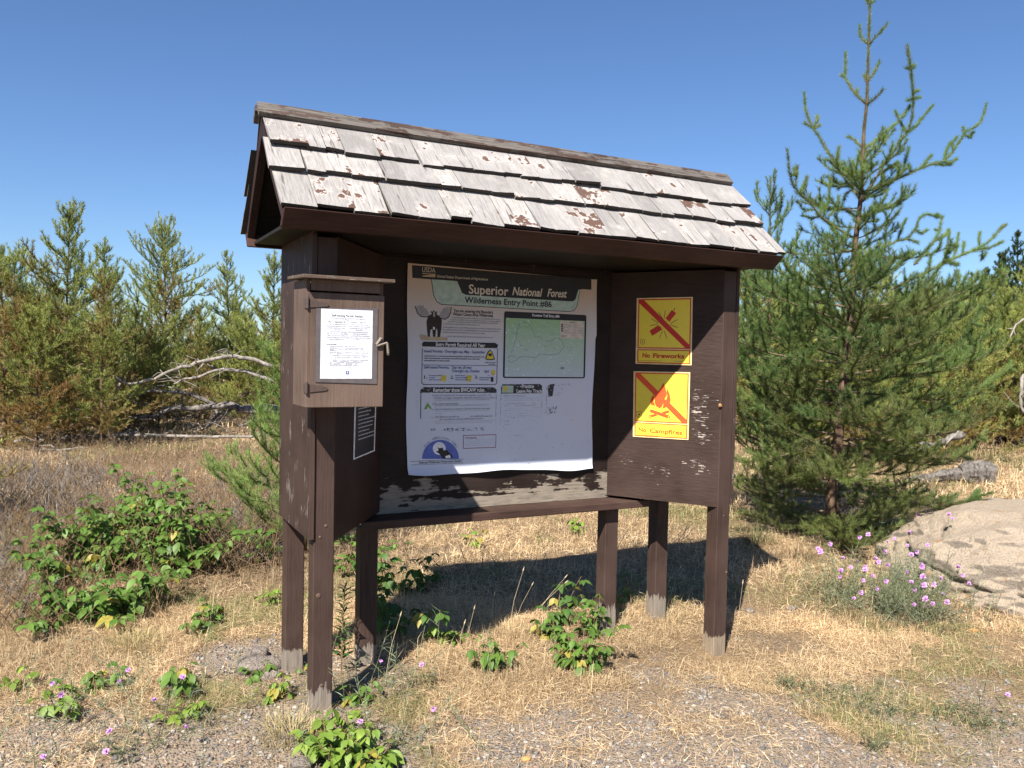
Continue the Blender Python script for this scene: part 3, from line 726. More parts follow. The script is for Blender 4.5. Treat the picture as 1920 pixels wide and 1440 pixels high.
# --- yellow signs on the right wing
UA = np.array([XBR, YB, 0]); UB = np.array([W-PW, .004, 0]); UR = (UB-UA)/np.linalg.norm(UB-UA); NR = np.array([nr[0], nr[1], 0.]); NR /= np.linalg.norm(NR)
c4 = crop(1140, 520, 4.235)
def yellow_sign(name, label, corners, inkey, l1, l2, words, wx):
    o = thing(name, label, 'sign', tuple(UA+UR*.3+np.array([0, 0, 1.3])), 'yellow warning signs')
    S = Sheet(UA+NR*.005, UR, NR, o, .0006); 
    TL, TR, BR, BL = corners
    sheet_slab(S, corners, M['sign_cream'], 'backing')
    def bl(u, v): 
        p = (np.array(TL)*(1-u)+np.array(TR)*u)*(1-v)+(np.array(BL)*(1-u)+np.array(BR)*u)*v; return tuple(p)
    def rr(u0, v0, u1, v1, key, lay): S.poly([bl(u0, v0), bl(u1, v0), bl(u1, v1), bl(u0, v1)], key, lay)
    rr(.03, .018, .975, .762, inkey, 1); rr(.05, .036, .955, .746, 'sign_yellow', 1.6)
    rr(.03, .778, .975, .985, inkey, 1); rr(.05, .793, .955, .970, 'sign_yellow', 1.6)
    return o, S, bl
FS = [(1194, 559), (1298.7, 556.6), (1296.5, 685), (1191.5, 682)]
o, S, bl = yellow_sign('warning_sign', 'yellow sign with a struck-out bursting firecracker reading No Fireworks, upper of two', FS, 'sign_red', 0, 0, '', 0)
S.poly([bl(.05, .036), bl(.135, .036), bl(.955, .70), bl(.955, .746), bl(.88, .746), bl(.05, .08)], 'sign_red', 2.2)
P4 = lambda l: [c4(*p) for p in l]
S.poly(P4([(508, 258), (542, 285), (498, 340), (485, 355), (478, 340), (468, 348), (470, 332), (455, 330)]), 'sign_red', 3)
S.poly(P4([(330, 425), (402, 378), (408, 392), (422, 390), (420, 405), (435, 412), (352, 465)]), 'sign_red', 3)
S.line(P4([(525, 262), (530, 246)]), .004, 'black', 3)
for a, b in (((455, 265), (446, 325)), ((402, 275), (434, 330)), ((347, 330), (398, 360)), ((335, 385), (396, 370)), ((552, 335), (498, 365)), ((550, 398), (494, 376)), ((432, 428), (410, 480)), ((446, 425), (467, 485))):
    S.line(P4([a, b]), .0032, 'maroon', 3)
def shield(S, cx, cy, r, key):
    S.line(P4([(cx-r, cy-r*.8), (cx-r*.5, cy-r*1.0), (cx, cy-r*.8), (cx+r*.5, cy-r), (cx+r, cy-r*.8), (cx+r*.8, cy), (cx+r, cy+r*.5), (cx, cy+r*1.2), (cx-r, cy+r*.5), (cx-r*.8, cy)]), .0022, key, 3, closed=True)
    S.poly(P4([(cx, cy-r*.55), (cx+r*.35, cy+r*.3), (cx+r*.08, cy+r*.25), (cx+r*.08, cy+r*.6), (cx-r*.08, cy+r*.6), (cx-r*.08, cy+r*.25), (cx-r*.35, cy+r*.3)]), key, 3)
shield(S, 275, 512, 18, 'maroon')
S.text('No', *c4(274, 636), c4(334, 636)[0], 8.3, 'sign_red', 3.4, .035); S.text('Fireworks', *c4(358, 638), c4(606, 640)[0], 8.3, 'sign_red', 3.4, .035)
S.greek(*c4(245, 663), c4(420, 663)[0], 1.1, 'maroon'); S.greek(*c4(525, 668), c4(595, 668)[0], 1.1, 'maroon')
S.done({'sign_red': 'red_print', 'sign_yellow': 'yellow_field', 'maroon': 'fine_print', 'black': 'fuse_print'})
CS = [(1188, 696), (1294, 698), (1290.6, 825), (1186.5, 818.7)]
o, S, bl = yellow_sign('warning_sign', 'yellow sign with a struck-out flame over logs reading No Campfires, lower of two', CS, 'sign_orange', 0, 0, '', 0)
S.poly([bl(.05, .036), bl(.125, .036), bl(.955, .70), bl(.955, .746), bl(.87, .746), bl(.05, .09)], 'sign_orange', 2.2)
S.poly(P4([(440, 838), (456, 872), (464, 915), (470, 880), (490, 930), (498, 975), (488, 1010), (455, 1035), (420, 1045), (375, 1020), (345, 1015), (336, 985), (350, 945), (362, 930), (365, 955), (385, 920), (415, 885)]), 'sign_orange', 3)
S.poly(P4([(462, 905), (472, 940), (462, 975), (450, 965), (468, 935)]), 'sign_yellow', 3.4); S.poly(P4([(372, 950), (362, 985), (375, 1018), (385, 1030), (372, 1000), (370, 975)]), 'sign_yellow', 3.4); S.poly(P4([(440, 1000), (430, 1025), (412, 1043), (424, 1045), (438, 1028)]), 'sign_yellow', 3.4)
S.poly(P4([(335, 1052), (345, 1048), (490, 1098), (484, 1118), (470, 1118), (332, 1070)]), 'sign_orange', 3); S.poly(P4([(425, 1070), (482, 1055), (490, 1072), (450, 1085)]), 'sign_orange', 3.2); S.poly(P4([(330, 1092), (375, 1085), (395, 1098), (340, 1112)]), 'sign_orange', 3.2)
for cx, cy in ((481, 1108), (336, 1103)): S.poly(P4(arcp(cx, cy, 12, 12, 0, 340, 12)), 'sign_orange', 3.3); S.poly(P4(arcp(cx, cy, 5, 5, 0, 340, 10)), 'sign_yellow', 3.6)
shield(S, 247, 1087, 22, 'maroon')
S.text('No', *c4(244, 1224), c4(303, 1226)[0], 8.3, 'sign_orange', 3.4, .024); S.text('Campfires', *c4(332, 1232), c4(590, 1240)[0], 8.3, 'sign_orange', 3.4, .024)
S.greek(*c4(255, 1250), c4(390, 1254)[0], .9, 'sign_orange'); S.greek(*c4(545, 1264), c4(605, 1266)[0], .9, 'sign_orange')
S.done({'sign_orange': 'red_print', 'sign_yellow': 'yellow_field', 'maroon': 'shield_print'})

# --- dark notice on the left wing
UA2 = np.array([PW, .004, 0]); UB2 = np.array([XBL, YB, 0]); UL = (UB2-UA2)/np.linalg.norm(UB2-UA2); NL = np.array([nl[0], nl[1], 0.]); NL /= np.linalg.norm(NL)
o = thing('notice', 'black laminated notice with white print on the left wing, half hidden behind the wooden box', 'notice', tuple(UA2+UL*.3+np.array([0, 0, 1.2])))
S = Sheet(UA2+NL*.004, UL, NL, o, .0006); c7 = crop(500, 740, 3.6)
sheet_slab(S, [(666, 690), (707, 690), c7(727, 380), c7(585, 440)], M['white'], 'sheet')
S.poly([(669, 694), (704.5, 694), c7(720, 374), c7(592, 428)], 'black', 1)
for k in range(18):
    y = 700+k*7.2; S.greek(671, y+3, 700-(k % 4)*3, 2.2, 'white', 2, seed=k)
S.done({'black': 'black_print', 'white': 'lettering'})

# --- permit box
XB0, XB1, YBX, ZB0, ZB1 = -.097, .218, -.242, 1.3485, 1.855
bx = thing('permit_box', 'small lighter brown wooden permit box with hinged door fixed to the left post', 'box', (0, -.1, 1.35))
m = MB(); bt = .016; m.box((XB0, YBX+.018, ZB0), (XB0+bt, -.012, ZB1)); m.box((XB1-bt, YBX+.018, ZB0), (XB1, -.012, ZB1)); m.box((XB0+bt+.001, YBX+.02, ZB0+.002), (XB1-bt-.001, -.014, ZB0+bt))
m.box((XB0+bt+.001, -.026, ZB0+bt+.001), (XB1-bt-.001, -.013, ZB1-.001)); m.box((XB0+bt+.001, YBX+.002, ZB1-.045), (XB1-bt-.001, YBX+.018, ZB1-.001)); m.build('body', M['box'], bx, bevel=.0015)
dr = MB().box((XB0, YBX, ZB0), (XB1, YBX+.016, ZB1-.052)).build('door', M['box'], bx, bevel=.0025)
cp = MB().hexa([(XB0-.028, YBX-.05, ZB1-.002), (XB1+.028, YBX-.05, ZB1-.002), (XB1+.028, -.013, ZB1+.008), (XB0-.028, -.013, ZB1+.008),
                (XB0-.028, YBX-.05, ZB1+.012), (XB1+.028, YBX-.05, ZB1+.012), (XB1+.028, -.013, ZB1+.022), (XB0-.028, -.013, ZB1+.022)]); cp.build('lid', M['boxcap'], bx, bevel=.002)
def dchild(mb, name, mat):
    # sub-part of the door: the door's own origin sits at the box's origin
    o = mb.build(name, mat, None); o.data.transform(Matrix.Translation(-Vector(bx.location))); o.parent = dr; return o
c3 = crop(500, 480, 4.8)
SD = Sheet((0, YBX-.001, 0), (1, 0, 0), (0, -1, 0), None, .001)
for (y0, ya) in ((425, 0), (1190, 0)):
    m = MB(); a = SD.uz(*c3(378, y0)); tip = SD.uz(*c3(560 if y0 < 1000 else 550, y0+15 if y0 < 1000 else y0+5))
    hz = .016
    pts = [(a[0]+.004, a[1]-hz), (tip[0]-.006, tip[1]-.007), (tip[0], tip[1]), (tip[0]-.006, tip[1]+.007), (a[0]+.004, a[1]+hz)]
    f = [SD.w(u, z, 3) for u, z in pts]; b = [SD.w(u, z, 0) for u, z in pts]; n = len(pts)
    m.add(f+b, [tuple(range(n)), tuple(range(2*n-1, n-1, -1))]+[(i, n+i, n+(i+1) % n, (i+1) % n) for i in range(n)])
    m.tube([(XB0, YBX-.006, a[1]-.02), (XB0, YBX-.006, a[1]+.024)], .006, 8)
    m.box((XB0-.004, YBX+.0, a[1]-.018), (XB0-.001, YBX+.03, a[1]+.018))
    dchild(m, 'hinge', M['brownmetal'])
m = MB(); a = SD.uz(*c3(1035, 740)); b = SD.uz(*c3(985, 800)); e = SD.uz(*c3(1075, 790)); g = SD.uz(*c3(1080, 890))
m.tube([SD.w(b[0], b[1], 4), SD.w(a[0]-.003, a[1], 5)], [.008, .009], 6); m.tube([SD.w(b[0], b[1]-.006, 5), SD.w(e[0], e[1]+.004, 14)], .0055, 6)
m.tube([SD.w(e[0], e[1]+.004, 14), SD.w(g[0]-.001, g[1]+.006, 22), SD.w(g[0], g[1], 20)], [.0055, .006, .0055], 6)
dchild(m, 'latch', M['tin'])
nt = thing('notice', 'white typed permit instructions in a clear sleeve on the door of the wooden box', 'notice', (.06, YBX-.003, 1.6))
S = Sheet((0, YBX-.0035, 0), (1, 0, 0), (0, -1, 0), nt, .0007)
sheet_slab(S, [c3(445, 468), c3(1002, 470), c3(992, 1152), c3(440, 1135)], M['sleeve'], 'sleeve')
S.poly([c3(490, 473), c3(955, 493), c3(945, 1104), c3(480, 1104)], 'paper', 1)
S.text('Self-Issuing Permit Station', *c3(586, 542), c3(862, 545)[0], 4.0, 'black', 2, .01)
S.text('All Permits Entering the BWCAW need a permit', *c3(566, 562), c3(882, 562)[0], 2.6, 'grey', 2, .01); S.text('From', *c3(706, 580), c3(742, 580)[0], 2.6, 'grey', 2)
S.line([c3(528, 570), c3(925, 582), c3(922, 768), c3(528, 765)], .0005, 'lightgrey', 2, closed=True); S.line([c3(727, 580), c3(725, 766)], .0005, 'lightgrey', 2)
S.text('May 1 - September 30', *c3(555, 596), c3(706, 598)[0], 3.0, 'black', 2); S.text('October 1 - April 30', *c3(755, 602), c3(890, 604)[0], 3.0, 'black', 2)
for k, (x0, x1, x2, x3) in enumerate(((560, 700, 760, 885), (543, 712, 742, 905), (550, 710, 745, 900), (610, 650, 800, 845), (565, 700, 735, 905), (540, 716, 770, 885), (545, 712, 755, 890), (540, 716, 740, 905), (560, 700, 800, 845))):
    S.greek(*c3(x0, 616+k*17), c3(x1, 0)[0], 2.0, 'grey', 2, seed=k); S.greek(*c3(x2, 620+k*17), c3(x3, 0)[0], 2.0, 'grey', 2, seed=k+20)
S.greek(*c3(535, 796), c3(620, 796)[0], 1.8, 'black', 2)
for y, x2 in ((814, 815), (830, 870), (843, 865), (854, 620), (870, 900), (882, 640), (897, 905), (913, 870), (937, 890), (950, 850), (961, 850), (973, 840), (986, 830)): S.greek(*c3(565, y), c3(x2, y)[0], 1.8, 'grey', 2, seed=y, fill=.9)
S.line([c3(555, 1003), c3(845, 1005)], .0006, 'maroon', 2)
S.rect(*c3(711, 1036), *c3(741, 1064), 'navy', 2); S.rect(*c3(722, 1042), *c3(731, 1056), 'white', 2.6)
S.done({'paper': 'paper', 'black': 'heading', 'grey': 'small_print', 'lightgrey': 'table_lines', 'maroon': 'red_line', 'navy': 'shield_print', 'white': 'tree_symbol'})

# ================================================================== plants, wood, stones
def nrm(a): return a/(np.linalg.norm(a, axis=-1, keepdims=True)+1e-9)
def needles(shoots, dens, length, width, ang, col_fn, seed):
    """thin triangular needles along every shoot (p0, p1); returns V, F, C"""
    rg = np.random.default_rng(seed)
    P0 = np.array([s[0] for s in shoots]); P1 = np.array([s[1] for s in shoots]); L = np.linalg.norm(P1-P0, axis=1)
    n = np.maximum(3, (L*dens).astype(int)); k = np.repeat(np.arange(len(L)), n)
    # the needles of a shoot are spread along it, a tuft closes the tip
    t = rg.random(len(k)); ax = nrm(P1-P0)[k]; base = P0[k]+(P1-P0)[k]*t[:, None]
    rad = nrm(np.cross(ax, rg.normal(size=(len(k), 3))))
    a = np.radians(ang)*(1-.35*t)*rg.uniform(.7, 1.25, len(k))
    d = nrm(ax*np.cos(a)[:, None]+rad*np.sin(a)[:, None]+np.array([0, 0, .12])+rg.normal(size=(len(k), 3))*.08)
    ln = length*rg.uniform(.7, 1.15, len(k))*(.8+.35*rg.random(len(L)))[k]; s = nrm(np.cross(d, rg.normal(size=(len(k), 3))))*(width/2)
    V = np.stack([base-s, base+s, base+d*ln[:, None]], 1).reshape(-1, 3)
    Fc = np.arange(len(V)).reshape(-1, 3)
    c = col_fn(base, k, rg); C = np.repeat(c, 3, axis=0)
    return V, Fc, C

def branch_path(p, az, L, el0, curl, droop, n=6, rg=random):
    pts = [np.array(p, float)]; el = el0; q = pts[0].copy(); a = az
    for i in range(n):
        a += rg.gauss(0, .06); e = el0 + curl*((i+1)/n)**1.5 + rg.gauss(0, .05) - droop*math.sin(math.pi*(i+1)/n)*.5
        q = q + np.array([math.cos(a)*math.cos(e), math.sin(a)*math.cos(e), math.sin(e)])*L/n; pts.append(q.copy())
    return pts
def twigs(pts, L, frac, spread, rg, level, out, wood, shoots, r0, step):
    """side shoots along a branch; the outer part of everything carries needles"""
    P = np.array(pts); n = len(P)-1
    wood.append((pts, [max(.0016, r0*(1-.85*i/n)) for i in range(n+1)]))
    i0 = 0 if level else int(n*frac)
    for i in range(i0, n): shoots.append((P[i], P[i+1]))
    if level >= 2 or L < .10: return
    s = (.22 if level == 0 else .25)*L; side = rg.choice([-1, 1])
    while s < L*.97:
        f = s/L*n; i = min(int(f), n-1); p = P[i]+(P[i+1]-P[i])*(f-i); t = nrm(P[i+1]-P[i])
        l2 = max(.07, min((L-s)*.62+.05, L*.42))*rg.uniform(.6, 1.1); az = math.atan2(t[1], t[0])+side*R(rg.uniform(38, 62)); side = -side
        el = math.asin(max(-1, min(1, t[2])))+rg.gauss(.12, .18)
        m = 3 if l2 > .2 else 2
        twigs(branch_path(p, az, l2, el, .35, 0, m, rg), l2, .3, spread, rg, level+1, out, wood, shoots, r0*.45, step)
        s += step*rg.uniform(.7, 1.3)
def build_pine(name, label, base, H, Rad, seed, dens=330, nlen=.042, nwid=.0020, col=None, step=.085, trunk=None, whorl=.30, low=.06, lvl=0, n_br=(4, 6), top_open=1.0,
               extra=(), cat='pine tree', group=None, prof=None, upto=1.0, rtrunk=None, sides=5, el_lo=12, lvar=(.72, 1.18)):
    rg = random.Random(seed); wood = []; shoots = []
    base = np.array(base, float)
    if trunk is None:
        dx, dy = rg.gauss(0, .02), rg.gauss(0, .02)
        trunk = [base+np.array([dx*H*t*t+.012*math.sin(t*9+seed), dy*H*t*t+.012*math.cos(t*7+seed), H*t]) for t in np.linspace(0, 1, 14)]
    TR = np.array(trunk); hz = TR[:, 2]-base[2]
    def tp(h): return np.array([np.interp(h, hz, TR[:, a]) for a in range(3)])
    rt_ = rtrunk or H*.0095
    h = H*low; az0 = rg.random()*6
    while h < H*upto:
        f = h/H; r = (prof(f) if prof else (1-f)**.75)*Rad
        k = rg.randint(*n_br); az0 += .7
        for j in range(k):
            az = az0+2*math.pi*j/k+rg.gauss(0, .22); L = max(.10, r*rg.uniform(*lvar)); hh = h+rg.gauss(0, .07)
            el = R(el_lo+f*38+rg.gauss(0, 8)); pts = branch_path(tp(hh), az, L, el, .42, .25, 6 if L > .5 else 3, rg)
            twigs(pts, L, .18 if f > .3 else .32, 1, rg, lvl if L > .25 else 1, None, wood, shoots, .003+.007*L, step)
        h += whorl*rg.uniform(.75, 1.2)*(1.0-.25*f)
    # leader
    for i in range(len(TR)-1):
        if hz[i] > H*.55:
            for rep_ in range(1+(hz[i] > H*.6)): shoots.append((TR[i], TR[i+1]))
    for e in extra:
        pts, subs = e; P = np.array(pts)
        L = float(np.linalg.norm(np.diff(P, axis=0), axis=1).sum()); wood.append((pts, [max(.0028, (.0095)*(1-.85*i/(len(P)-1))) for i in range(len(P))]))
        for i in range(len(P)-1): shoots.append((P[i], P[i+1])); shoots.append((P[i], P[i+1]))
        for q in subs:
            wood.append((q, [.0038]*(len(q)-1)+[.002]))
            for i in range(len(q)-1): shoots.append((q[i], q[i+1])); shoots.append((q[i], q[i+1])); shoots.append((q[i]*.5+q[i+1]*.5, q[i+1]))
    o = thing(name, label, cat, base, group) if label else None
    root = o if o else thing(name, 'x', cat, base)
    MB().tube(trunk, [rt_*(1-min(1, (z/H)))**1.25+.004+(rt_*.35 if z < .02 else 0) for z in hz], 9).build('trunk', M['bark'], root, smooth=True)
    m = MB()
    for pts, rr in wood: m.tube(pts, rr, 4 if len(pts) < 5 else sides)
    m.build('branches', M['twig'], root, smooth=True)
    V, Fc, C = needles(shoots, dens, nlen, nwid, 54, col, seed)
    link('needles', mesh_np('needles', V, Fc, C), M['needle'], root)
    return root
def green_fn(a, b, rust=None, base=None, H=1, rust_h=.45, rust_amt=.7, seed=0):
    a = np.array(a); b = np.array(b); 
    def fn(P, k, rg):
        n = fbm(P[:, 0]*2.1+P[:, 2]*.7, P[:, 1]*2.1+P[:, 2]*1.3, 51+seed, 3); tw = np.random.default_rng(7+seed).random(k.max()+1)[k]
        t = np.clip((n-.3)*1.6+.35*(tw-.5)+rg.normal(size=len(P))*.12, 0, 1)[:, None]; c = a*(1-t)+b*t
        c = c*(rg.uniform(.75, 1.25, len(P))[:, None])
        if rust is not None:
            h = (P[:, 2]-(base[2] if base is not None else 0))/H; m = fbm(P[:, 0]*1.7+9, P[:, 1]*1.7+P[:, 2]*2.2, 77+seed, 3)
            q = (sstep(.42, .60, m+(rust_h-h)*.55)*rust_amt*sstep(-.2, .3, tw))[:, None]; c = c*(1-q)+np.array(rust)*q
        return c
    return fn

# ------------------------------------------------------------------ the near pine on the right
c5 = crop(1360, 0, 2.88)
dT = 7.3; bp = atd(1560, 1004, dT)
trk_px = [(1560, 1004), (1561, 927), (1570, 843), (1581, 725), (1591, 622), (1599, 540), (1603, 462), (1615, 365), (1617, 312), (1620, 243), (1625.6, 191), (1627, 139), (1629, 69), (1631, 20), (1629, -25)]
trunk = [atd(x, y, dT+.0*i) for i, (x, y) in enumerate(trk_px)]
def B(pts, subs=(), d0=0.0, d1=0.0):
    n = len(pts)-1
    out = [atd(*c5(*p), dT+d0*0+(d1)*i/n) for i, p in enumerate(pts)]
    res = []
    for s in subs:
        # nearest point on the branch fixes the depth of the side shoot
        i = min(range(len(pts)), key=lambda k: math.hypot(pts[k][0]-s[0][0], pts[k][1]-s[0][1])); dd = dT+d1*i/n
        res.append([atd(*c5(*p), dd+.05*j) for j, p in enumerate(s)])
    return (out, res)
extra = [
 B([(760, 562), (715, 520), (690, 490), (660, 440), (645, 415), (650, 350), (648, 285)], [[(645, 420), (628, 405)], [(715, 520), (712, 485)]], d1=.2),
 B([(762, 565), (790, 545), (820, 520), (850, 485)], d1=-.15),
 B([(768, 235), (745, 215), (728, 190), (725, 140)], d1=.1), B([(780, 240), (805, 205), (835, 180), (875, 125)], d1=-.1), B([(768, 440), (795, 405), (815, 370), (832, 335)], d1=.1),
 B([(760, 440), (752, 405)], d1=.05), B([(780, 20), (800, 5)], d1=.05), B([(775, 20), (760, -5)], d1=.05),
 B([(735, 1092), (690, 1020), (640, 960), (600, 895), (560, 830), (530, 780), (500, 730), (475, 695), (450, 640), (432, 590), (425, 500)], [[(475, 695), (430, 665)], [(480, 695), (495, 650), (498, 628)], [(478, 695), (510, 675)], [(600, 895), (550, 862)], [(602, 895), (605, 840), (615, 795)], [(600, 895), (640, 880)], [(660, 985), (625, 1000), (610, 1020)], [(690, 1020), (650, 1050), (640, 1080)]], d1=.45),
 B([(742, 1090), (780, 1010), (820, 950), (860, 880), (905, 820), (950, 755), (985, 715), (1008, 640), (1015, 560), (1012, 480), (1003, 380), (982, 250)], [[(985, 715), (1030, 680), (1060, 640), (1120, 570)], [(980, 712), (950, 670), (920, 605)], [(985, 715), (960, 700)], [(1015, 540), (985, 540)], [(1015, 540), (1050, 525)], [(1012, 500), (1040, 490)], [(1003, 375), (978, 368)], [(1003, 375), (1020, 355)], [(860, 880), (905, 905), (930, 880)], [(945, 640), (965, 620), (1000, 570)], [(820, 950), (870, 915), (920, 890)]], d1=-.35),
 B([(744, 1085), (800, 1035), (870, 995), (940, 960), (1000, 935), (1060, 905), (1120, 885), (1180, 870), (1220, 830), (1260, 770), (1300, 710), (1340, 690), (1375, 665), (1395, 620), (1410, 560)],
   [[(930, 962), (935, 920), (925, 880)], [(945, 955), (970, 880), (990, 800)], [(1000, 935), (992, 895)], [(1055, 908), (1085, 875), (1112, 840)], [(1180, 870), (1215, 882), (1248, 858)], [(1180, 868), (1195, 810), (1215, 770)], [(1230, 815), (1225, 770), (1250, 740)], [(1290, 730), (1325, 740), (1335, 715)], [(1290, 725), (1285, 690)], [(1120, 885), (1170, 890), (1215, 890)]], d1=.55),
 B([(705, 1290), (640, 1255), (570, 1210), (510, 1165), (460, 1100), (410, 1050), (370, 1010), (345, 930), (335, 810)], [[(400, 1040), (425, 1000), (440, 955)], [(380, 1010), (388, 900)], [(510, 1165), (520, 1120), (512, 1080)], [(530, 1160), (560, 1080), (565, 965)], [(510, 1170), (470, 1180), (420, 1165)], [(480, 1130), (430, 1140), (390, 1090)], [(560, 1170), (600, 1120), (612, 1060)], [(345, 950), (380, 940), (370, 910)]], d1=-.4),
 B([(742, 800), (710, 770), (680, 745), (660, 738)], d1=.1), B([(752, 800), (800, 770), (850, 720), (895, 690), (930, 660)], [[(850, 720), (860, 780)], [(800, 770), (850, 745)]], d1=.35), B([(740, 950), (690, 930)], d1=.1), B([(742, 880), (715, 850)], d1=.1),
 B([(715, 1420), (800, 1380), (870, 1330), (930, 1300), (985, 1290), (1030, 1230), (1050, 1175), (1090, 1155), (1130, 1165), (1155, 1175)], [[(930, 1300), (950, 1240), (975, 1185)], [(870, 1330), (860, 1270)], [(1020, 1240), (1060, 1260), (1090, 1240)], [(985, 1290), (1040, 1310)], [(1130, 1165), (1145, 1160), (1150, 1170)]], d1=.3),
 B([(712, 1250), (760, 1200), (800, 1140), (870, 1105)], [[(760, 1200), (820, 1190)], [(800, 1140), (790, 1120)]], d1=-.3),
 B([(1020, 1430), (1080, 1360), (1130, 1300), (1155, 1250), (1172, 1170)], [[(1130, 1300), (1190, 1270), (1205, 1240)], [(1155, 1250), (1135, 1240)]], d1=.2),
 B([(900, 1560), (1050, 1490), (1180, 1420), (1260, 1385), (1330, 1355), (1390, 1330), (1440, 1290), (1500, 1220)], [[(1330, 1355), (1420, 1340), (1500, 1305)], [(1375, 1335), (1370, 1290), (1375, 1255)], [(1390, 1330), (1385, 1400), (1410, 1365)], [(1180, 1420), (1200, 1330), (1210, 1250)], [(1230, 1400), (1250, 1330), (1260, 1260)], [(1280, 1380), (1290, 1310)], [(1100, 1460), (1110, 1380)], [(1480, 1240), (1515, 1215)]], d1=.6),
]
# long low boughs reaching over the rock
def B6(pts, subs=(), d1=0.0):
    c6 = crop(1360, 450, 2.618); n = len(pts)-1; sv = []
    for s in subs:
        i = min(range(len(pts)), key=lambda k: math.hypot(pts[k][0]-s[0][0], pts[k][1]-s[0][1])); sv.append([atd(*c6(*p), dT+d1*i/n+.04*j) for j, p in enumerate(s)])
    return ([atd(*c6(*p), dT+d1*i/n) for i, p in enumerate(pts)], sv)
def comb(pts, n, L, upd=1):
    out = []; rg = random.Random(int(pts[0][0]*3+pts[0][1]))
    seg = [(pts[i], pts[i+1]) for i in range(len(pts)-1)]
    for k in range(n):
        a, b = seg[min(int((k+.5)/n*len(seg)), len(seg)-1)]; t = rg.random(); x = a[0]+(b[0]-a[0])*t; y = a[1]+(b[1]-a[1])*t
        l = L*rg.uniform(.6, 1.1)*(1-.4*k/n); s = 1 if k % 2 else -1
        dx = .75*(1 if b[0] > a[0] else -1); dy = -.65 if s > 0 else .35
        out.append([(x, y), (x+dx*l*.5, y+dy*l*.5), (x+dx*l*.9, y+dy*l-.1*l)])
    return out
for pts, n, L, d1 in [([(600, 900), (800, 945), (900, 895), (1050, 845), (1180, 775), (1290, 700), (1400, 620)], 16, 110, .5), ([(590, 900), (700, 800), (850, 720), (1000, 620), (1150, 500), (1260, 330)], 14, 130, -.3),
                      ([(540, 1080), (700, 1060), (860, 1050), (1010, 1080), (1130, 1070), (1220, 1020), (1250, 960)], 15, 95, -.5), ([(530, 1270), (640, 1240), (760, 1285), (900, 1290), (1060, 1310), (1200, 1275), (1310, 1240)], 14, 85, -.55),
                      ([(545, 1050), (430, 990), (300, 930), (200, 850), (110, 780)], 12, 110, -.5), ([(520, 1260), (420, 1170), (330, 1000), (240, 900)], 11, 110, -.2), ([(580, 780), (450, 700), (300, 620), (180, 560), (90, 500)], 13, 120, .4),
                      ([(600, 520), (740, 440), (860, 330), (980, 230), (1080, 90), (1110, 0)], 14, 120, -.4), ([(600, 500), (480, 400), (380, 330), (330, 200)], 10, 110, -.3), ([(525, 1330), (640, 1400), (760, 1420), (900, 1400)], 10, 90, -.5)]:
    extra.append(B6(pts, comb(pts, n, L), d1))
gfn = green_fn((.085, .155, .038), (.20, .28, .065), rust=(.17, .13, .04), base=bp, H=4.9, rust_h=.30, rust_amt=.35)
def pf(f): return (1-f)**1.3*1.15 if f > .45 else .62+.38*min(1, f*3.2)*(1-f*.3)
build_pine('pine_tree', 'tallest young pine, right of the notice board, its leader reaching the picture top', bp, float(trunk[-1][2]-bp[2]), 1.42, 5, dens=900, nlen=.047, nwid=.0028, col=gfn,
           step=.085, trunk=trunk, whorl=.20, low=.03, upto=.68, extra=extra, prof=pf, n_br=(5, 7), rtrunk=.052, el_lo=-8)
# the second, smaller pine tucked behind the right post
b2 = gpt(1412, 975)
b2 = atd(1434, 975, 8.6); b2[2] = gh(b2[0], b2[1])
gf2 = green_fn((.09, .165, .037), (.20, .29, .065), rust=(.19, .12, .03), base=b2, H=3.3, rust_h=.3, rust_amt=.3, seed=3)
build_pine('pine_tree', 'bushy shorter pine directly behind the right post of the notice board', b2, 3.45, 1.15, 9, dens=560, nlen=.048, nwid=.0036, col=gf2, step=.10, whorl=.26, low=.05, n_br=(4, 6), prof=lambda f: (1-f)**.62*(.6+.4*min(1, f*4)))
# sapling behind the left post
b3 = atd(568, 985, 6.3); b3[2] = gh(b3[0], b3[1])
gf3 = green_fn((.14, .24, .045), (.24, .36, .075), base=b3, H=1.6, seed=6)
build_pine('pine_sapling', 'bright green pine sapling poking out left behind the left posts of the notice board', b3, 1.95, .95, 14, dens=620, nlen=.048, nwid=.0028, col=gf3, step=.085, whorl=.20, low=.06, n_br=(5, 6), cat='pine sapling', rtrunk=.016)

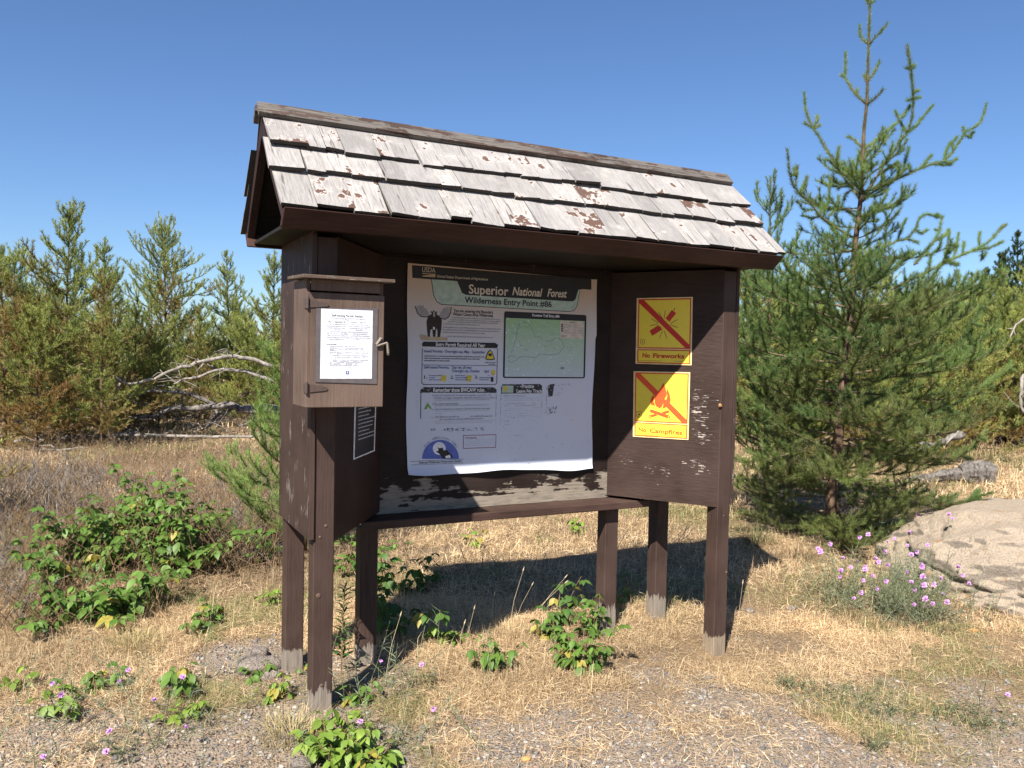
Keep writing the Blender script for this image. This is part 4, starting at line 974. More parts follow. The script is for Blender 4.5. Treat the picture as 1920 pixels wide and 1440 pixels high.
# ------------------------------------------------------------------ pines further away
LG = 'young pines along the clearing'
def far_pine(name, label, px, pyb, dist, H, Rad, seed, **k):
    H *= .96
    b = atd(px, pyb, dist); b[2] = gh(b[0], b[1])
    col = k.pop('col', None) or green_fn((.18, .225, .048), (.40, .43, .10), rust=k.pop('rust', (.25, .135, .045)), base=b, H=H, rust_h=k.pop('rust_h', .42)-.06, rust_amt=k.pop('rust_amt', .75), seed=seed)
    pr = k.pop('prof', lambda f: (1-f)**.55*(.85+.15*min(1, f*5)))
    return build_pine(name, label, b, H, Rad, seed, dens=k.pop('dens', 230), nlen=.062, nwid=k.pop('nwid', .0085), col=col, step=k.pop('step', .13), whorl=k.pop('whorl', .27), low=.07, n_br=(6, 7), group=LG, sides=4, prof=pr, lvar=(.42, 1.35), el_lo=k.pop('el_lo', 6), **k)
near = [
 ('ragged pine with a bent split top, left of the slim pine at the left', 125, 800, 13.2, 4.00, 1.45, 31, dict(rust_h=.40)),
 ('slim dark pine with a thin upright top beside the dead arching branches', 190, 800, 12.6, 3.25, 1.00, 32, dict(rust_h=.38)),
 ('broad olive pine with the widest fan-shaped top, middle of the left group', 312, 745, 17.5, 4.35, 1.65, 33, dict(rust_h=.46)),
 ('pine cut by the left edge of the picture, its rust-brown skirt lowest', 10, 815, 12.6, 3.15, 1.25, 34, dict(rust_h=.58)),
 ('low rusty pine between the left edge and the ragged split-top pine', 70, 812, 12.2, 2.20, 1.10, 35, dict(rust_h=.75, rust_amt=.9)),
 ('pointed blue-green pine just left of the notice board roof end', 432, 735, 19.0, 3.85, 1.15, 36, dict(rust_h=.2)),
 ('pine whose twin tips stand closest to the left post of the notice board', 512, 725, 18.0, 3.75, 1.25, 37, dict(rust_h=.2)),
 ('short round pine in front of the fan-topped one', 255, 775, 14.8, 2.35, 1.10, 38, dict(rust_h=.5)),
 ('small rusty-sided pine right of the fan-topped pine', 372, 735, 17.0, 2.55, 1.05, 39, dict(rust_h=.5)),
 ('dense green-brown pine filling the gap under the pointed pine', 468, 728, 16.6, 2.25, 1.15, 40, dict(rust_h=.35)),
]
protos = []
for lb, px, py, d, H, Rd, sd, kw in near:
    protos.append(far_pine('pine_tree', lb, px, py, d, H, Rd, sd, **kw))
# right-hand side
rgt = [
 ('pine right of the tallest one, green above and rusty below, nearest the pale rock', 1800, 775, 15.0, 3.0, 1.5, 41, dict(rust_h=.42)),
 ('rust-brown skirted pine at the right edge of the picture', 1900, 775, 16.0, 2.7, 1.35, 42, dict(rust_h=.75, rust_amt=.9)),
 ('green pine seen through the boughs of the tallest pine', 1700, 770, 16.0, 3.1, 1.5, 43, dict(rust_h=.25)),
]
rgt += [
 ('dense green pine between the tallest pine and its bushy neighbour', 1490, 800, 13.0, 3.0, 1.3, 44, dict(rust_h=.15)),
 ('dense low green pine behind the trunk of the tallest pine', 1610, 795, 12.6, 2.5, 1.3, 45, dict(rust_h=.15)),
 ('leaning green pine filling the space right of the tallest pine', 1745, 790, 13.2, 2.9, 1.4, 46, dict(rust_h=.2)),
]
for lb, px, py, d, H, Rd, sd, kw in rgt: protos.append(far_pine('pine_tree', lb, px, py, d, H, Rd, sd, **kw))
# dark plantation pines far right: long-needled, blue-green
b = atd(1880, 700, 40); b[2] = gh(b[0], b[1])
red = build_pine('red_pine', 'dark red pine rising above the young pines at the right edge of the picture', b, 7.0, 1.5, 61, dens=130, nlen=.14, nwid=.024, col=green_fn((.030, .060, .018), (.060, .095, .028)), step=.26, whorl=.5, low=.15, n_br=(5, 6),
                 group='red pines on the horizon', sides=4, prof=lambda f: (1-f)**.6)
rg = random.Random(77)
def copy_to(src, px, dist, sc, label):
    p = atd(px, 700, dist); p[2] = gh(p[0], p[1])-.03
    return copy_tree(src, Vector([float(q) for q in p]), rg.uniform(0, 6.28), sc, label)
for px, d, s in ((1905, 38, 1.10), (1858, 43, 1.05), (1835, 46, .98), (1930, 41, 1.12), (1870, 47, 1.12), (1790, 52, .92), (1750, 55, .9), (1815, 50, 1.0), (1955, 44, 1.15), (1845, 38, .86)):
    copy_to(red, px, d, s, 'one of the dark red pines on the horizon at the far right')['group'] = 'red pines on the horizon'
bands = [
 (-1300, -160, 12.5, 24, .7, 1.05, 26, 'one of the pines beyond the left edge of the picture'), (2050, 2900, 12, 24, .7, 1.05, 16, 'one of the pines beyond the right edge of the picture'),  # px range, distance range, scale range, count, label
 (-120, 560, 15.0, 20, .52, .80, 30, 'one of the crowded pines in the second row at the left'),
 (-160, 600, 21, 32, .60, .88, 32, 'one of the pines in the back rows at the left'),
 (620, 1300, 34, 46, .35, .50, 14, 'low pine far behind the notice board'),
 (1400, 1990, 15.5, 22, .75, 1.0, 34, 'one of the crowded pines in the second row at the right'),
 (1380, 1990, 24, 36, .85, 1.15, 26, 'one of the pines in the back rows at the right'),
]
for x0, x1, d0, d1, s0, s1, n, lb in bands:
    for i in range(n):
        px = x0+(x1-x0)*(i+rg.random()*.9)/n; d = rg.uniform(d0, d1); s = rg.uniform(s0, s1)
        if px < 540 and 320 < px and d < 19: continue
        src = rg.choice(protos[2:10] if x0 < 1000 else protos[5:13]); sH = max(c.data.vertices[0].co.z if False else 0 for c in src.children)
        src = protos[rg.choice([2, 5, 6, 7, 8, 9, 10, 12])]
        o = copy_to(src, px, d, s*rg.uniform(.9, 1.1), lb)
        o['group'] = lb.replace('one of the ', '').replace('low pine', 'low pines')
# a pine standing just outside the left edge: its shadow falls over the bramble
b = atd(-222, 900, 6.6); p_ = copy_tree(protos[7], Vector([float(b[0]), float(b[1]), float(gh(b[0], b[1]))]), 1.2, .85, 'pine just outside the left edge of the picture')

# ------------------------------------------------------------------ broad-leaved plants
def leaflet(L=1.0):
    """pointed oval leaf, folded along the midrib and arched; x along the leaf"""
    t = np.array([0, .15, .38, .62, .83, 1.0]); wd = np.array([.0, .19, .28, .22, .09, .0])*1.0
    V = []; 
    for a, b in zip(t, wd):
        z = -.22*a*a+.05*a
        V += [(a, -b, z+.10*b*2), (a, 0, z), (a, b, z+.10*b*2)]
    Fq = []
    for i in range(5):
        k = 3*i; Fq += [(k, k+1, k+4, k+3), (k+1, k+2, k+5, k+4)]
    return np.array(V), np.array(Fq)
LV, LF = leaflet()
def frames(d, upv):
    d = nrm(d); s = nrm(np.cross(upv, d)); u = np.cross(d, s); return np.stack([d, s, u], -1)
def leaf_mesh(items, name='leaves', LVx=None, LFx=None, seed=0, wscale=1.0):
    """items: (pos, dir, size, colour)"""
    lv = LV if LVx is None else LVx; lf = LF if LFx is None else LFx
    P = np.array([i[0] for i in items]); Dv = np.array([i[1] for i in items]); Sz = np.array([i[2] for i in items]); Cc = np.array([i[3] for i in items])
    r = np.random.default_rng(seed); upv = np.array([0, 0, 1.])+r.normal(size=P.shape)*.28; Fm = frames(Dv, upv)
    v = lv*np.array([1, wscale, 1]); V = np.einsum('nij,kj->nki', Fm, v)*Sz[:, None, None]+P[:, None, :]
    n = len(P); Fc = (lf[None]+np.arange(n)[:, None, None]*len(lv)).reshape(-1, lf.shape[1]); C = np.repeat(Cc, len(lv), 0)
    C = C*r.uniform(.9, 1.1, (len(C), 1))
    return mesh_np(name, V.reshape(-1, 3), Fc, C, smooth=True)
def stem_path(p, az, H, lean, rg, n=6):
    pts = [np.array(p, float)]; e = math.pi/2-lean*.4; q = pts[0].copy()
    for i in range(n):
        e -= lean*.22+rg.gauss(0, .05); az += rg.gauss(0, .12); q = q+np.array([math.cos(az)*math.cos(e), math.sin(az)*math.cos(e), math.sin(e)])*H/n; pts.append(q.copy())
    return pts
def bramble_parts(stems, rg, tone, lsize=.062, dense=1.0):
    """stems: (base, az, height, lean) -> stem tubes and compound leaves"""
    m = MB(); items = []
    for base, az, H, lean in stems:
        pts = stem_path(base, az, H, lean, rg, 6 if H > .2 else 3); n = len(pts)-1
        m.tube(pts, [.0032*(1-.6*i/n)+.0006*(H > .5) for i in range(n+1)], 5)
        nl = max(3, int(H/.042*dense)); ph = rg.random()*6
        for k in range(nl):
            f = (.18+.82*(k+rg.random()*.5)/nl) if H > .2 else (.3+.7*k/nl); f = min(f, .999)
            i = int(f*n); p = pts[i]+(pts[i+1]-pts[i])*(f*n-i); ph += 2.4
            pet = .05*rg.uniform(.6, 1.4)*(1.2-.6*f)*(1 if H > .2 else .6); el = R(rg.uniform(0, 45)+f*20)
            d = np.array([math.cos(ph)*math.cos(el), math.sin(ph)*math.cos(el), math.sin(el)]); tip = p+d*pet
            m.tube([p, tip], [.0012, .0009], 3)
            sz = lsize*rg.uniform(.7, 1.2)*(1.15-.45*f); dr = np.array([0, 0, rg.uniform(-1.5, -.5)+.75*f])
            base_c = np.array(tone[0])*(1-rg.random()**1.3)+np.array(tone[1])*rg.random(); 
            c = np.array(tone[0])+(np.array(tone[1])-np.array(tone[0]))*min(1, max(0, rg.gauss(.35+.4*f, .22)))
            if rg.random() < .04: c = np.array((.38, .33, .06))
            hd = np.array([d[0], d[1], 0.]); hd /= np.linalg.norm(hd)+1e-6; sd = np.array([-hd[1], hd[0], 0])
            items.append((tip, hd+dr, sz*1.15, c))
            for s_ in (-1, 1):
                items.append((tip-d*pet*.12, hd*.35+sd*s_+dr*.9, sz*.95, c*rg.uniform(.9, 1.1)))
                if rg.random() < .35: items.append((tip-d*pet*.5, hd*.1+sd*s_+dr, sz*.7, c*rg.uniform(.9, 1.1)))
    return m, items
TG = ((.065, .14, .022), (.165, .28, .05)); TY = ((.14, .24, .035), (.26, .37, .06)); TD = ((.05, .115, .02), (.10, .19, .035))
def bramble(name, label, cat, bases, tone, seed, lsize=.062, group=None, dense=1.0):
    rg = random.Random(seed); st = []
    for (px, py, hpx, n, spr) in bases:
        b = gpt(px, py); d = fwd(b[0], b[1]); H = hpx*d/F*(1.30 if 'bush' in name else 1.4)
        for k in range(n):
            a = rg.random()*6.28; rr = spr*math.sqrt(rg.random()); q = b+np.array([rr*math.cos(a), rr*math.sin(a), 0]); q[2] = gh(q[0], q[1])-.01
            st.append((q, a+rg.gauss(0, .5), H*rg.uniform(.55, 1.08), rg.uniform(.1, 1.0)))
    c = gpt(bases[0][0], bases[0][1])
    o = thing(name, label, cat, c, group); m, items = bramble_parts(st, rg, tone, lsize, dense)
    m.build('stems', M['stem'], o); link('leaves', leaf_mesh(items, seed=seed), M['leaf'], o); return o
bramble('bramble_bush', 'big leafy raspberry bush left of the notice board, the largest broad-leaved clump', 'bush',
        [(140, 1172, 85, 11, .13), (95, 1165, 80, 5, .09), (235, 1140, 105, 10, .12), (135, 1095, 115, 11, .15), (200, 1065, 140, 14, .18), (265, 1050, 125, 13, .18), (338, 1075, 140, 10, .09), (325, 1050, 165, 5, .05), (362, 1070, 70, 4, .04), (170, 1040, 90, 7, .15), (240, 1165, 85, 5, .06)], TG, 5, .078, dense=1.0)
PG = 'small leafy seedlings on the dry ground'
small = [
 ('raspberry seedling cluster right of the big bush, toward the left posts', [(368, 1180, 45, 7, .07), (398, 1160, 42, 3, .03)], TG, .045),
 ('leafy raspberry plant in front of the left posts with a dark shadow beside it', [(350, 1302, 66, 7, .06)], TG, .05),
 ('yellow-green plant at the foot of the front left post, lowest in the picture', [(612, 1405, 60, 9, .08), (655, 1430, 62, 10, .08), (690, 1440, 48, 5, .05), (630, 1440, 60, 8, .07)], TY, .050),
 ('yellow-green seedling just left of the front left post', [(522, 1312, 45, 5, .03)], TY, .042),
 ('seedling right of the front left post, at the edge of the post shadow', [(672, 1318, 38, 5, .03)], TG, .045),
 ('plant below the shelf with one yellow leaf, standing alone in straw', [(908, 1258, 56, 7, .04)], TG, .048),
 ('bushy raspberry plant in front of the inner right post', [(1060, 1250, 50, 6, .05), (1095, 1252, 70, 9, .06), (1045, 1200, 45, 5, .05), (1108, 1190, 62, 5, .03), (1015, 1190, 24, 4, .04)], TG, .050),
 ('sparse sprig between the two right rear posts, partly yellow', [(1165, 1145, 40, 4, .04), (1185, 1125, 42, 3, .05)], TG, .035),
 ('shaded plant with a lit leaf below the middle of the shelf', [(835, 1210, 30, 4, .05), (810, 1200, 35, 3, .06)], TY, .05),
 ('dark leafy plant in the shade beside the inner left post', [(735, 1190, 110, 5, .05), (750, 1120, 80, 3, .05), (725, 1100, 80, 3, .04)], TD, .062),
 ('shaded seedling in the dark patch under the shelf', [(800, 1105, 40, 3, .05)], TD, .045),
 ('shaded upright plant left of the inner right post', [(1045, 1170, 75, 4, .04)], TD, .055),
 ('green plant glimpsed between the two left rear posts', [(652, 1075, 80, 6, .08), (645, 1020, 30, 4, .06)], TG, .055),
 ('pale seedling far left near the picture edge', [(25, 1290, 40, 4, .04)], TY, .04),
 ('yellow-green seedling with purple flowers over it at lower left', [(112, 1342, 52, 6, .05)], TY, .042),
 ('seedling between the two lower left knapweeds', [(150, 1300, 40, 4, .05)], TG, .04),
 ('seedling left of the big-leaved plant before the left posts', [(212, 1285, 45, 5, .05)], TG, .042),
 ('thin seedling below the leafy plant at lower left', [(342, 1350, 36, 4, .04)], TY, .04),
 ('small bright seedling in the grass right of the bush', [(500, 1135, 30, 4, .03)], TY, .04),
 ('weedy seedling behind the shelf opening', [(888, 1025, 32, 4, .04)], TY, .045),
 ('green sprout seen below the right end of the shelf', [(1085, 1000, 32, 4, .05)], TY, .05),
 ('low sprout at the foot of the rear left post', [(572, 1262, 18, 3, .03)], TG, .03),
 ('sprout on the pebbly patch left of the rear left post', [(487, 1275, 28, 4, .04)], TG, .035),
 ('loose sprawling seedlings left behind the rear left post', [(490, 1060, 45, 3, .08), (505, 1040, 50, 3, .07)], TG, .04),
]
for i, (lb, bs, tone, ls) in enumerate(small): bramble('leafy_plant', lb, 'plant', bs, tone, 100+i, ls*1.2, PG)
# thistle-like upright plant between the left posts
rg2 = random.Random(9); b = gpt(640, 1268); pts = stem_path(b, 1.0, .43, .15, rg2, 6); m = MB().tube(pts, [.004]*5+[.003, .002], 5); items = []
for k in range(60):
    f = .2+.8*k/60; i = min(int(f*6), 5); p = pts[i]+(pts[i+1]-pts[i])*(f*6-i); a = k*2.4
    items.append((p, np.array([math.cos(a), math.sin(a), .55]), .075*(1.15-.5*f), np.array((.045, .10, .025))*rg2.uniform(.8, 1.3)))
o = thing('upright_weed', 'dark narrow-leaved weed standing upright between the left posts', 'plant', b); m.build('stem', M['stem'], o); link('leaves', leaf_mesh(items, seed=3, wscale=.34), M['leaf'], o)

# ------------------------------------------------------------------ knapweed
def flower_mesh():
    m = MB(); rg = random.Random(1)
    for k in range(34):
        a = k*2.4; el = R(rg.uniform(10, 75)); d = np.array([math.cos(a)*math.cos(el), math.sin(a)*math.cos(el), math.sin(el)]); L = .018*rg.uniform(.7, 1.1); s = np.array([-math.sin(a), math.cos(a), 0])*.0034
        m.add([(0, 0, 0), tuple(d*L*.7-s), tuple(d*L), tuple(d*L*.7+s)], [(0, 1, 2, 3)])
    return m.mesh('flower')
FM = flower_mesh(); FM.materials.append(M['petal']); M['flowerbud'] = plain('flower_bud', (.10, .12, .06))
BM_ = MB().tube([(0, 0, -.010), (0, 0, -.006), (0, 0, .001)], [.0015, .0042, .003], 6).mesh('bud', smooth=True); BM_.materials.append(M['flowerbud'])
def knapweed(label, px, py, flowers, seed, spread=.12, bushy=0, fs=1.0, group='purple knapweeds', dist=None):
    rg = random.Random(seed); b = gpt(px, py); o = thing('knapweed', label, 'knapweed', b, group); m = MB(); d0 = dist or fwd(b[0], b[1]); items = []
    if dist: b = atd(px, py, dist)
    for (fx, fy) in flowers:
        t = atd(fx, fy, d0+rg.uniform(-spread, spread)); st = b+np.array([rg.gauss(0, .03), rg.gauss(0, .03), 0]); mid = (st+t)/2+np.array([rg.gauss(0, .02), rg.gauss(0, .02), .03])
        pts = [st, mid, t-np.array([0, 0, .012])]; m.tube(pts, [.002, .0014, .001], 4)
        f = bpy.data.objects.new('flower', FM); COL.objects.link(f); f.parent = o; f.location = Vector(t)-o.location
        s = rg.uniform(.8, 1.45)*fs; f.scale = (s, s, s*.8); f.rotation_euler = (rg.gauss(.75, .4), rg.gauss(-.2, .4), rg.random()*.6-.5)
        g = bpy.data.objects.new('bud', BM_); COL.objects.link(g); g.parent = f
        for k in range(5):
            u = rg.random(); p = pts[0]*(1-u)+pts[1]*u; a = rg.random()*6; items.append((p, np.array([math.cos(a), math.sin(a), .4]), .045, np.array((.15, .19, .10))*rg.uniform(.8, 1.2)))
    for k in range(bushy):
        a = rg.random()*6.28; L = rg.uniform(.14, .42); e = R(rg.uniform(25, 80)); q = b+np.array([rg.gauss(0, .17), rg.gauss(0, .11), 0]); dd = np.array([math.cos(a)*math.cos(e), math.sin(a)*math.cos(e), math.sin(e)])
        pts = [q, q+dd*L*.5, q+dd*L+np.array([0, 0, .03])]; m.tube(pts, [.0019, .0014, .0009], 3)
        for k2 in range(3):
            a2 = rg.random()*6.28; s2 = pts[1]+(pts[2]-pts[1])*rg.random(); m.tube([s2, s2+np.array([math.cos(a2)*.05, math.sin(a2)*.05, .04])], [.001, .0007], 3)
        for k2 in range(9):
            u = rg.random(); p = q+dd*L*u; a2 = rg.random()*6; items.append((p, np.array([math.cos(a2), math.sin(a2), .5]), .045, np.array((.24, .27, .18))*rg.uniform(.8, 1.25)))
    m.build('stems', M['greenstem'], o)
    if items: link('leaves', leaf_mesh(items, seed=seed, wscale=.15), M['leaf'], o)
    return o
c8 = crop(1360, 800, 3.4286)
KF = [(595, 785), (612, 805), (670, 758), (862, 712), (918, 695), (1040, 740), (1085, 720), (755, 845), (805, 905), (848, 868), (1020, 802), (960, 850), (985, 870), (970, 880), (1170, 765), (1195, 825), (1228, 805), (895, 905), (898, 920), (735, 965), (740, 925), (885, 990), (945, 960), (1030, 995), (968, 1042), (868, 1068), (825, 1105), (1040, 890),
      (1255, 885), (1262, 900), (1165, 935), (1195, 1000), (1270, 965), (1275, 1020), (1340, 1015), (1385, 975), (1398, 1080), (1285, 1110), (1300, 1155), (1330, 1140), (1212, 1050), (1422, 1130), (1240, 572), (1315, 612), (1435, 565), (1460, 590), (1530, 668), (1485, 712), (1525, 740), (1500, 785), (1470, 770), (1580, 765), (1588, 845), (1495, 902), (1525, 955), (1590, 938), (1638, 960), (1180, 680), (1565, 1010), (1210, 1145), (1300, 762)]
KP = [c8(*p) for p in KF]
cent = [(1598, 1130, 5.15, 'knapweed clump at the left end of the pale rock, nearest the pine trunk'), (1655, 1150, 5.0, 'knapweed clump in the middle of the flowering patch before the rock'), (1720, 1120, 5.2, 'knapweed clump right of the middle of the flowering patch'),
        (1745, 1165, 4.95, 'knapweed clump nearest the viewer with three flowers in a tight cluster'), (1800, 1080, 5.35, 'knapweed clump leaning on the pale top of the rock'), (1700, 1020, 5.75, 'knapweed clump farthest back, by the shadowed part of the rock')]
grp = [[] for _ in cent]
for p in KP: grp[min(range(len(cent)), key=lambda i: math.hypot((cent[i][0]-p[0]), (cent[i][1]-75-p[1])*1.1))].append(p)
for i, (cx, cy, dd, lb) in enumerate(cent): knapweed(lb, cx, cy, grp[i], 300+i, .12, 78, dist=None)
c9 = crop(0, 1140, 3.2)
for i, (lb, bx_, by_, fl) in enumerate([
    ('knapweed with two flowers above the yellow-green seedling at lower left', 110, 1345, [c9(315, 450), c9(368, 518)]),
    ('knapweed with two flowers left of the big-leaved plant', 250, 1310, [c9(768, 372), c9(712, 440)]),
    ('knapweed with a single flower in front of the big-leaved plant', 290, 1345, [c9(922, 552), c9(1093, 415)]),
    ('knapweed flower standing over grey gravel at lower left', 350, 1395, [c9(1118, 720)]),
    ('knapweed flower nearest the lower left corner', 84, 1432, [c9(258, 893)]), ('low knapweed flower left of the yellow-green plant', 205, 1425, [c9(636, 862), c9(658, 742)]),
    ('knapweed beside the inner left post foot', 722, 1290, [(714, 1239)]), ('knapweed flower right of the left post shadow', 788, 1290, [(791, 1247)]),
    ('knapweed flower above the yellow-green plant', 690, 1395, [(675, 1353)]), ('knapweed flower on the gravel below the shelf', 815, 1370, [(813, 1329)]),
    ('knapweed flower alone near the right edge', 1893, 1345, [(1889, 1303)])]): knapweed(lb, bx_, by_, fl, 400+i, .02, 5, fs=.72)
# grey-green low weeds on the right
for i, (px, py, n, sp, lb) in enumerate([(1480, 1290, 45, .05, 'dark grey-green weed tuft, leftmost on the straw at right'), (1585, 1310, 60, .12, 'sprawling grey-green weed in the middle of the right straw'), (1675, 1345, 30, .06, 'low weed mat at the edge of the gravel'),
                                         (1640, 1405, 22, .03, 'tiny green weed low on the gravel at right'), (1775, 1340, 35, .07, 'grey-green weed tuft left of the lone purple flower'), (1845, 1360, 40, .07, 'grey-green weed tuft under the lone purple flower'), (740, 1400, 40, .08, 'wispy grey-green weed right of the yellow-green plant'), (235, 1400, 26, .10, 'wispy grey-green weed at lower left')]):
    rgw = random.Random(500+i); b = gpt(px, py); o = thing('low_weed', lb, 'weed', b, 'grey-green weeds'); m = MB(); items = []
    for k in range(n):
        q = b+np.array([rgw.gauss(0, sp), rgw.gauss(0, sp*.7), 0]); q[2] = gh(q[0], q[1]); a = rgw.random()*6.28; e = R(rgw.uniform(15, 70)); L = rgw.uniform(.04, .11); d = np.array([math.cos(a)*math.cos(e), math.sin(a)*math.cos(e), math.sin(e)])
        m.tube([q, q+d*L], [.0013, .0007], 3)
        for k2 in range(6): items.append((q+d*L*rgw.random(), np.array([rgw.gauss(0, 1), rgw.gauss(0, 1), .6]), .022, np.array((.15, .17, .09))*rgw.uniform(.7, 1.3)))
    m.build('stems', M['greenstem'], o); link('leaves', leaf_mesh(items, seed=i, wscale=.35), M['leaf'], o)

# ------------------------------------------------------------------ rocks and stones
def rock(name, label, c, size, seed, mat, sub=4, rough=.16, cat='rock', group=None, flat=None, rot=0.0, squash=1.0):
    import bmesh
    from mathutils import noise as mn
    bm = bmesh.new(); bmesh.ops.create_icosphere(bm, subdivisions=sub, radius=1)
    off = Vector((seed*3.1, seed*1.7, seed*.9)); rm = Matrix.Rotation(rot, 3, 'Z')
    for v in bm.verts:
        p = v.co.copy(); n = mn.fractal(p*1.1+off, 1.0, 2.0, 5)*rough*2.2; cell = mn.voronoi(p*1.6+off)[0]; n += (cell[1]-cell[0])*rough*.9
        n += mn.fractal(p*6+off, .9, 2.1, 5)*rough*.5 - max(0, .06-(cell[1]-cell[0]))*rough*5 + 0
        p = p*(1+n)
        if flat: p.z = min(p.z, flat+(p.z-flat)*.22) if p.z > flat else p.z
        v.co = rm @ Vector((p.x*size[0], p.y*size[1], p.z*size[2]))
    me = bpy.data.meshes.new(name); bm.to_mesh(me); bm.free(); me.polygons.foreach_set('use_smooth', [True]*len(me.polygons))
    o = link(name, me, mat); o.location = Vector([float(q) for q in c]); tag(o, label, cat, group); return o
rc = atd(2075, 1050, 6.35); rc[2] = gh(rc[0], rc[1])
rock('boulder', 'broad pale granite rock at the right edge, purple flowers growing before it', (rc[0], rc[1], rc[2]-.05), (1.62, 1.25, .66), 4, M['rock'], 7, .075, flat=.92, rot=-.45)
for lb, px, py, s, sd, mt in [('pinkish rounded stone left of the rear left post, upper of two', 484, 1232, (.055, .05, .045), 1, 'stone'), ('larger grey-pink stone half buried below the pinkish one', 486, 1256, (.095, .075, .05), 2, 'stone'), ('bluish stone beside the rear left post foot', 510, 1270, (.05, .04, .03), 3, 'stone'),
                              ('grey-blue round stone at the bottom edge of the picture', 563, 1440, (.05, .045, .03), 5, 'stone'), ('pale stone at the foot of the inner right post', 1135, 1190, (.055, .05, .035), 6, 'stone'), ('oval pebble lying on the gravel right of centre', 1222, 1360, (.028, .02, .014), 7, 'stone'),
                              ('pale stone right of the front right post', 1406, 1146, (.035, .03, .016), 8, 'stone'), ('flat pale stone in the straw left of the flowers', 1484, 1142, (.04, .03, .016), 9, 'stone'), ('orange chip of stone on the straw below the rock', 1827, 1183, (.03, .018, .012), 10, 'orange'),
                              ('orange pebble at the bottom of the gravel', 987, 1424, (.018, .014, .01), 11, 'orange'), ('white pebble at the bottom of the gravel', 1085, 1437, (.015, .012, .01), 12, 'stone'), ('white pebble at the lower right edge of the straw', 1877, 1262, (.018, .014, .01), 13, 'stone')]:
    p = gpt(px, py); rock('stone', lb, (p[0], p[1], p[2]+s[2]*.25), s, sd, M[mt], 3, .12, 'stone', 'loose stones')
# pebbles: nobody could count them
def pebbles(n, seed, dmin, dmax, l0, l1, smin, smax, gthr):
    r = np.random.default_rng(seed); d = r.uniform(dmin, dmax, n*4); l = r.uniform(l0, l1, n*4)*d/3.2
    x = CX+d*-math.sin(YAW)+l*math.cos(YAW); y = CY+d*math.cos(YAW)+l*math.sin(YAW)
    keep = r.random(n*4) < gravelness(x, y)+gthr; x, y = x[keep][:n], y[keep][:n]; n = len(x)
    s = smin+(smax-smin)*r.random(n)**4
    return x, y, s, r
x, y, s, r = pebbles(26000, 4, 2.7, 5.0, -2.3, 2.6, .002, .012, .04)
t = (1+5**.5)/2; IV = np.array([(-1, t, 0), (1, t, 0), (-1, -t, 0), (1, -t, 0), (0, -1, t), (0, 1, t), (0, -1, -t), (0, 1, -t), (t, 0, -1), (t, 0, 1), (-t, 0, -1), (-t, 0, 1)])/1.9
IF = np.array([(0, 11, 5), (0, 5, 1), (0, 1, 7), (0, 7, 10), (0, 10, 11), (1, 5, 9), (5, 11, 4), (11, 10, 2), (10, 7, 6), (7, 1, 8), (3, 9, 4), (3, 4, 2), (3, 2, 6), (3, 6, 8), (3, 8, 9), (4, 9, 5), (2, 4, 11), (6, 2, 10), (8, 6, 7), (9, 8, 1)])
n = len(x); jit = 1+r.normal(size=(n, 12, 1))*.16; an = r.random(n)*6.28; A = np.stack([np.cos(an), -np.sin(an), np.sin(an), np.cos(an)], -1).reshape(n, 2, 2)
V = IV[None]*jit*np.stack([r.uniform(.9, 1.6, n), r.uniform(.7, 1.1, n), r.uniform(.45, .8, n)], -1)[:, None]*s[:, None, None]; V[:, :, :2] = np.einsum('nij,nkj->nki', A, V[:, :, :2])
V += np.stack([x, y, gh(x, y)+s*.2], -1)[:, None]
pal = np.array([(.20, .185, .175), (.32, .29, .26), (.42, .36, .28), (.16, .145, .135), (.27, .24, .22), (.46, .41, .35), (.36, .25, .19), (.25, .235, .20)]); C = pal[r.integers(0, len(pal), n)]*r.uniform(.6, .95, (n, 1))
me = mesh_np('gravel', V.reshape(-1, 3), (IF[None]+np.arange(n)[:, None, None]*12).reshape(-1, 3), np.repeat(C, 12, 0), smooth=False); o = link('gravel', me, M['pebble']); struct(o, 'stuff'); tag(o, 'loose grey gravel and pebbles scattered in the foreground', 'gravel')

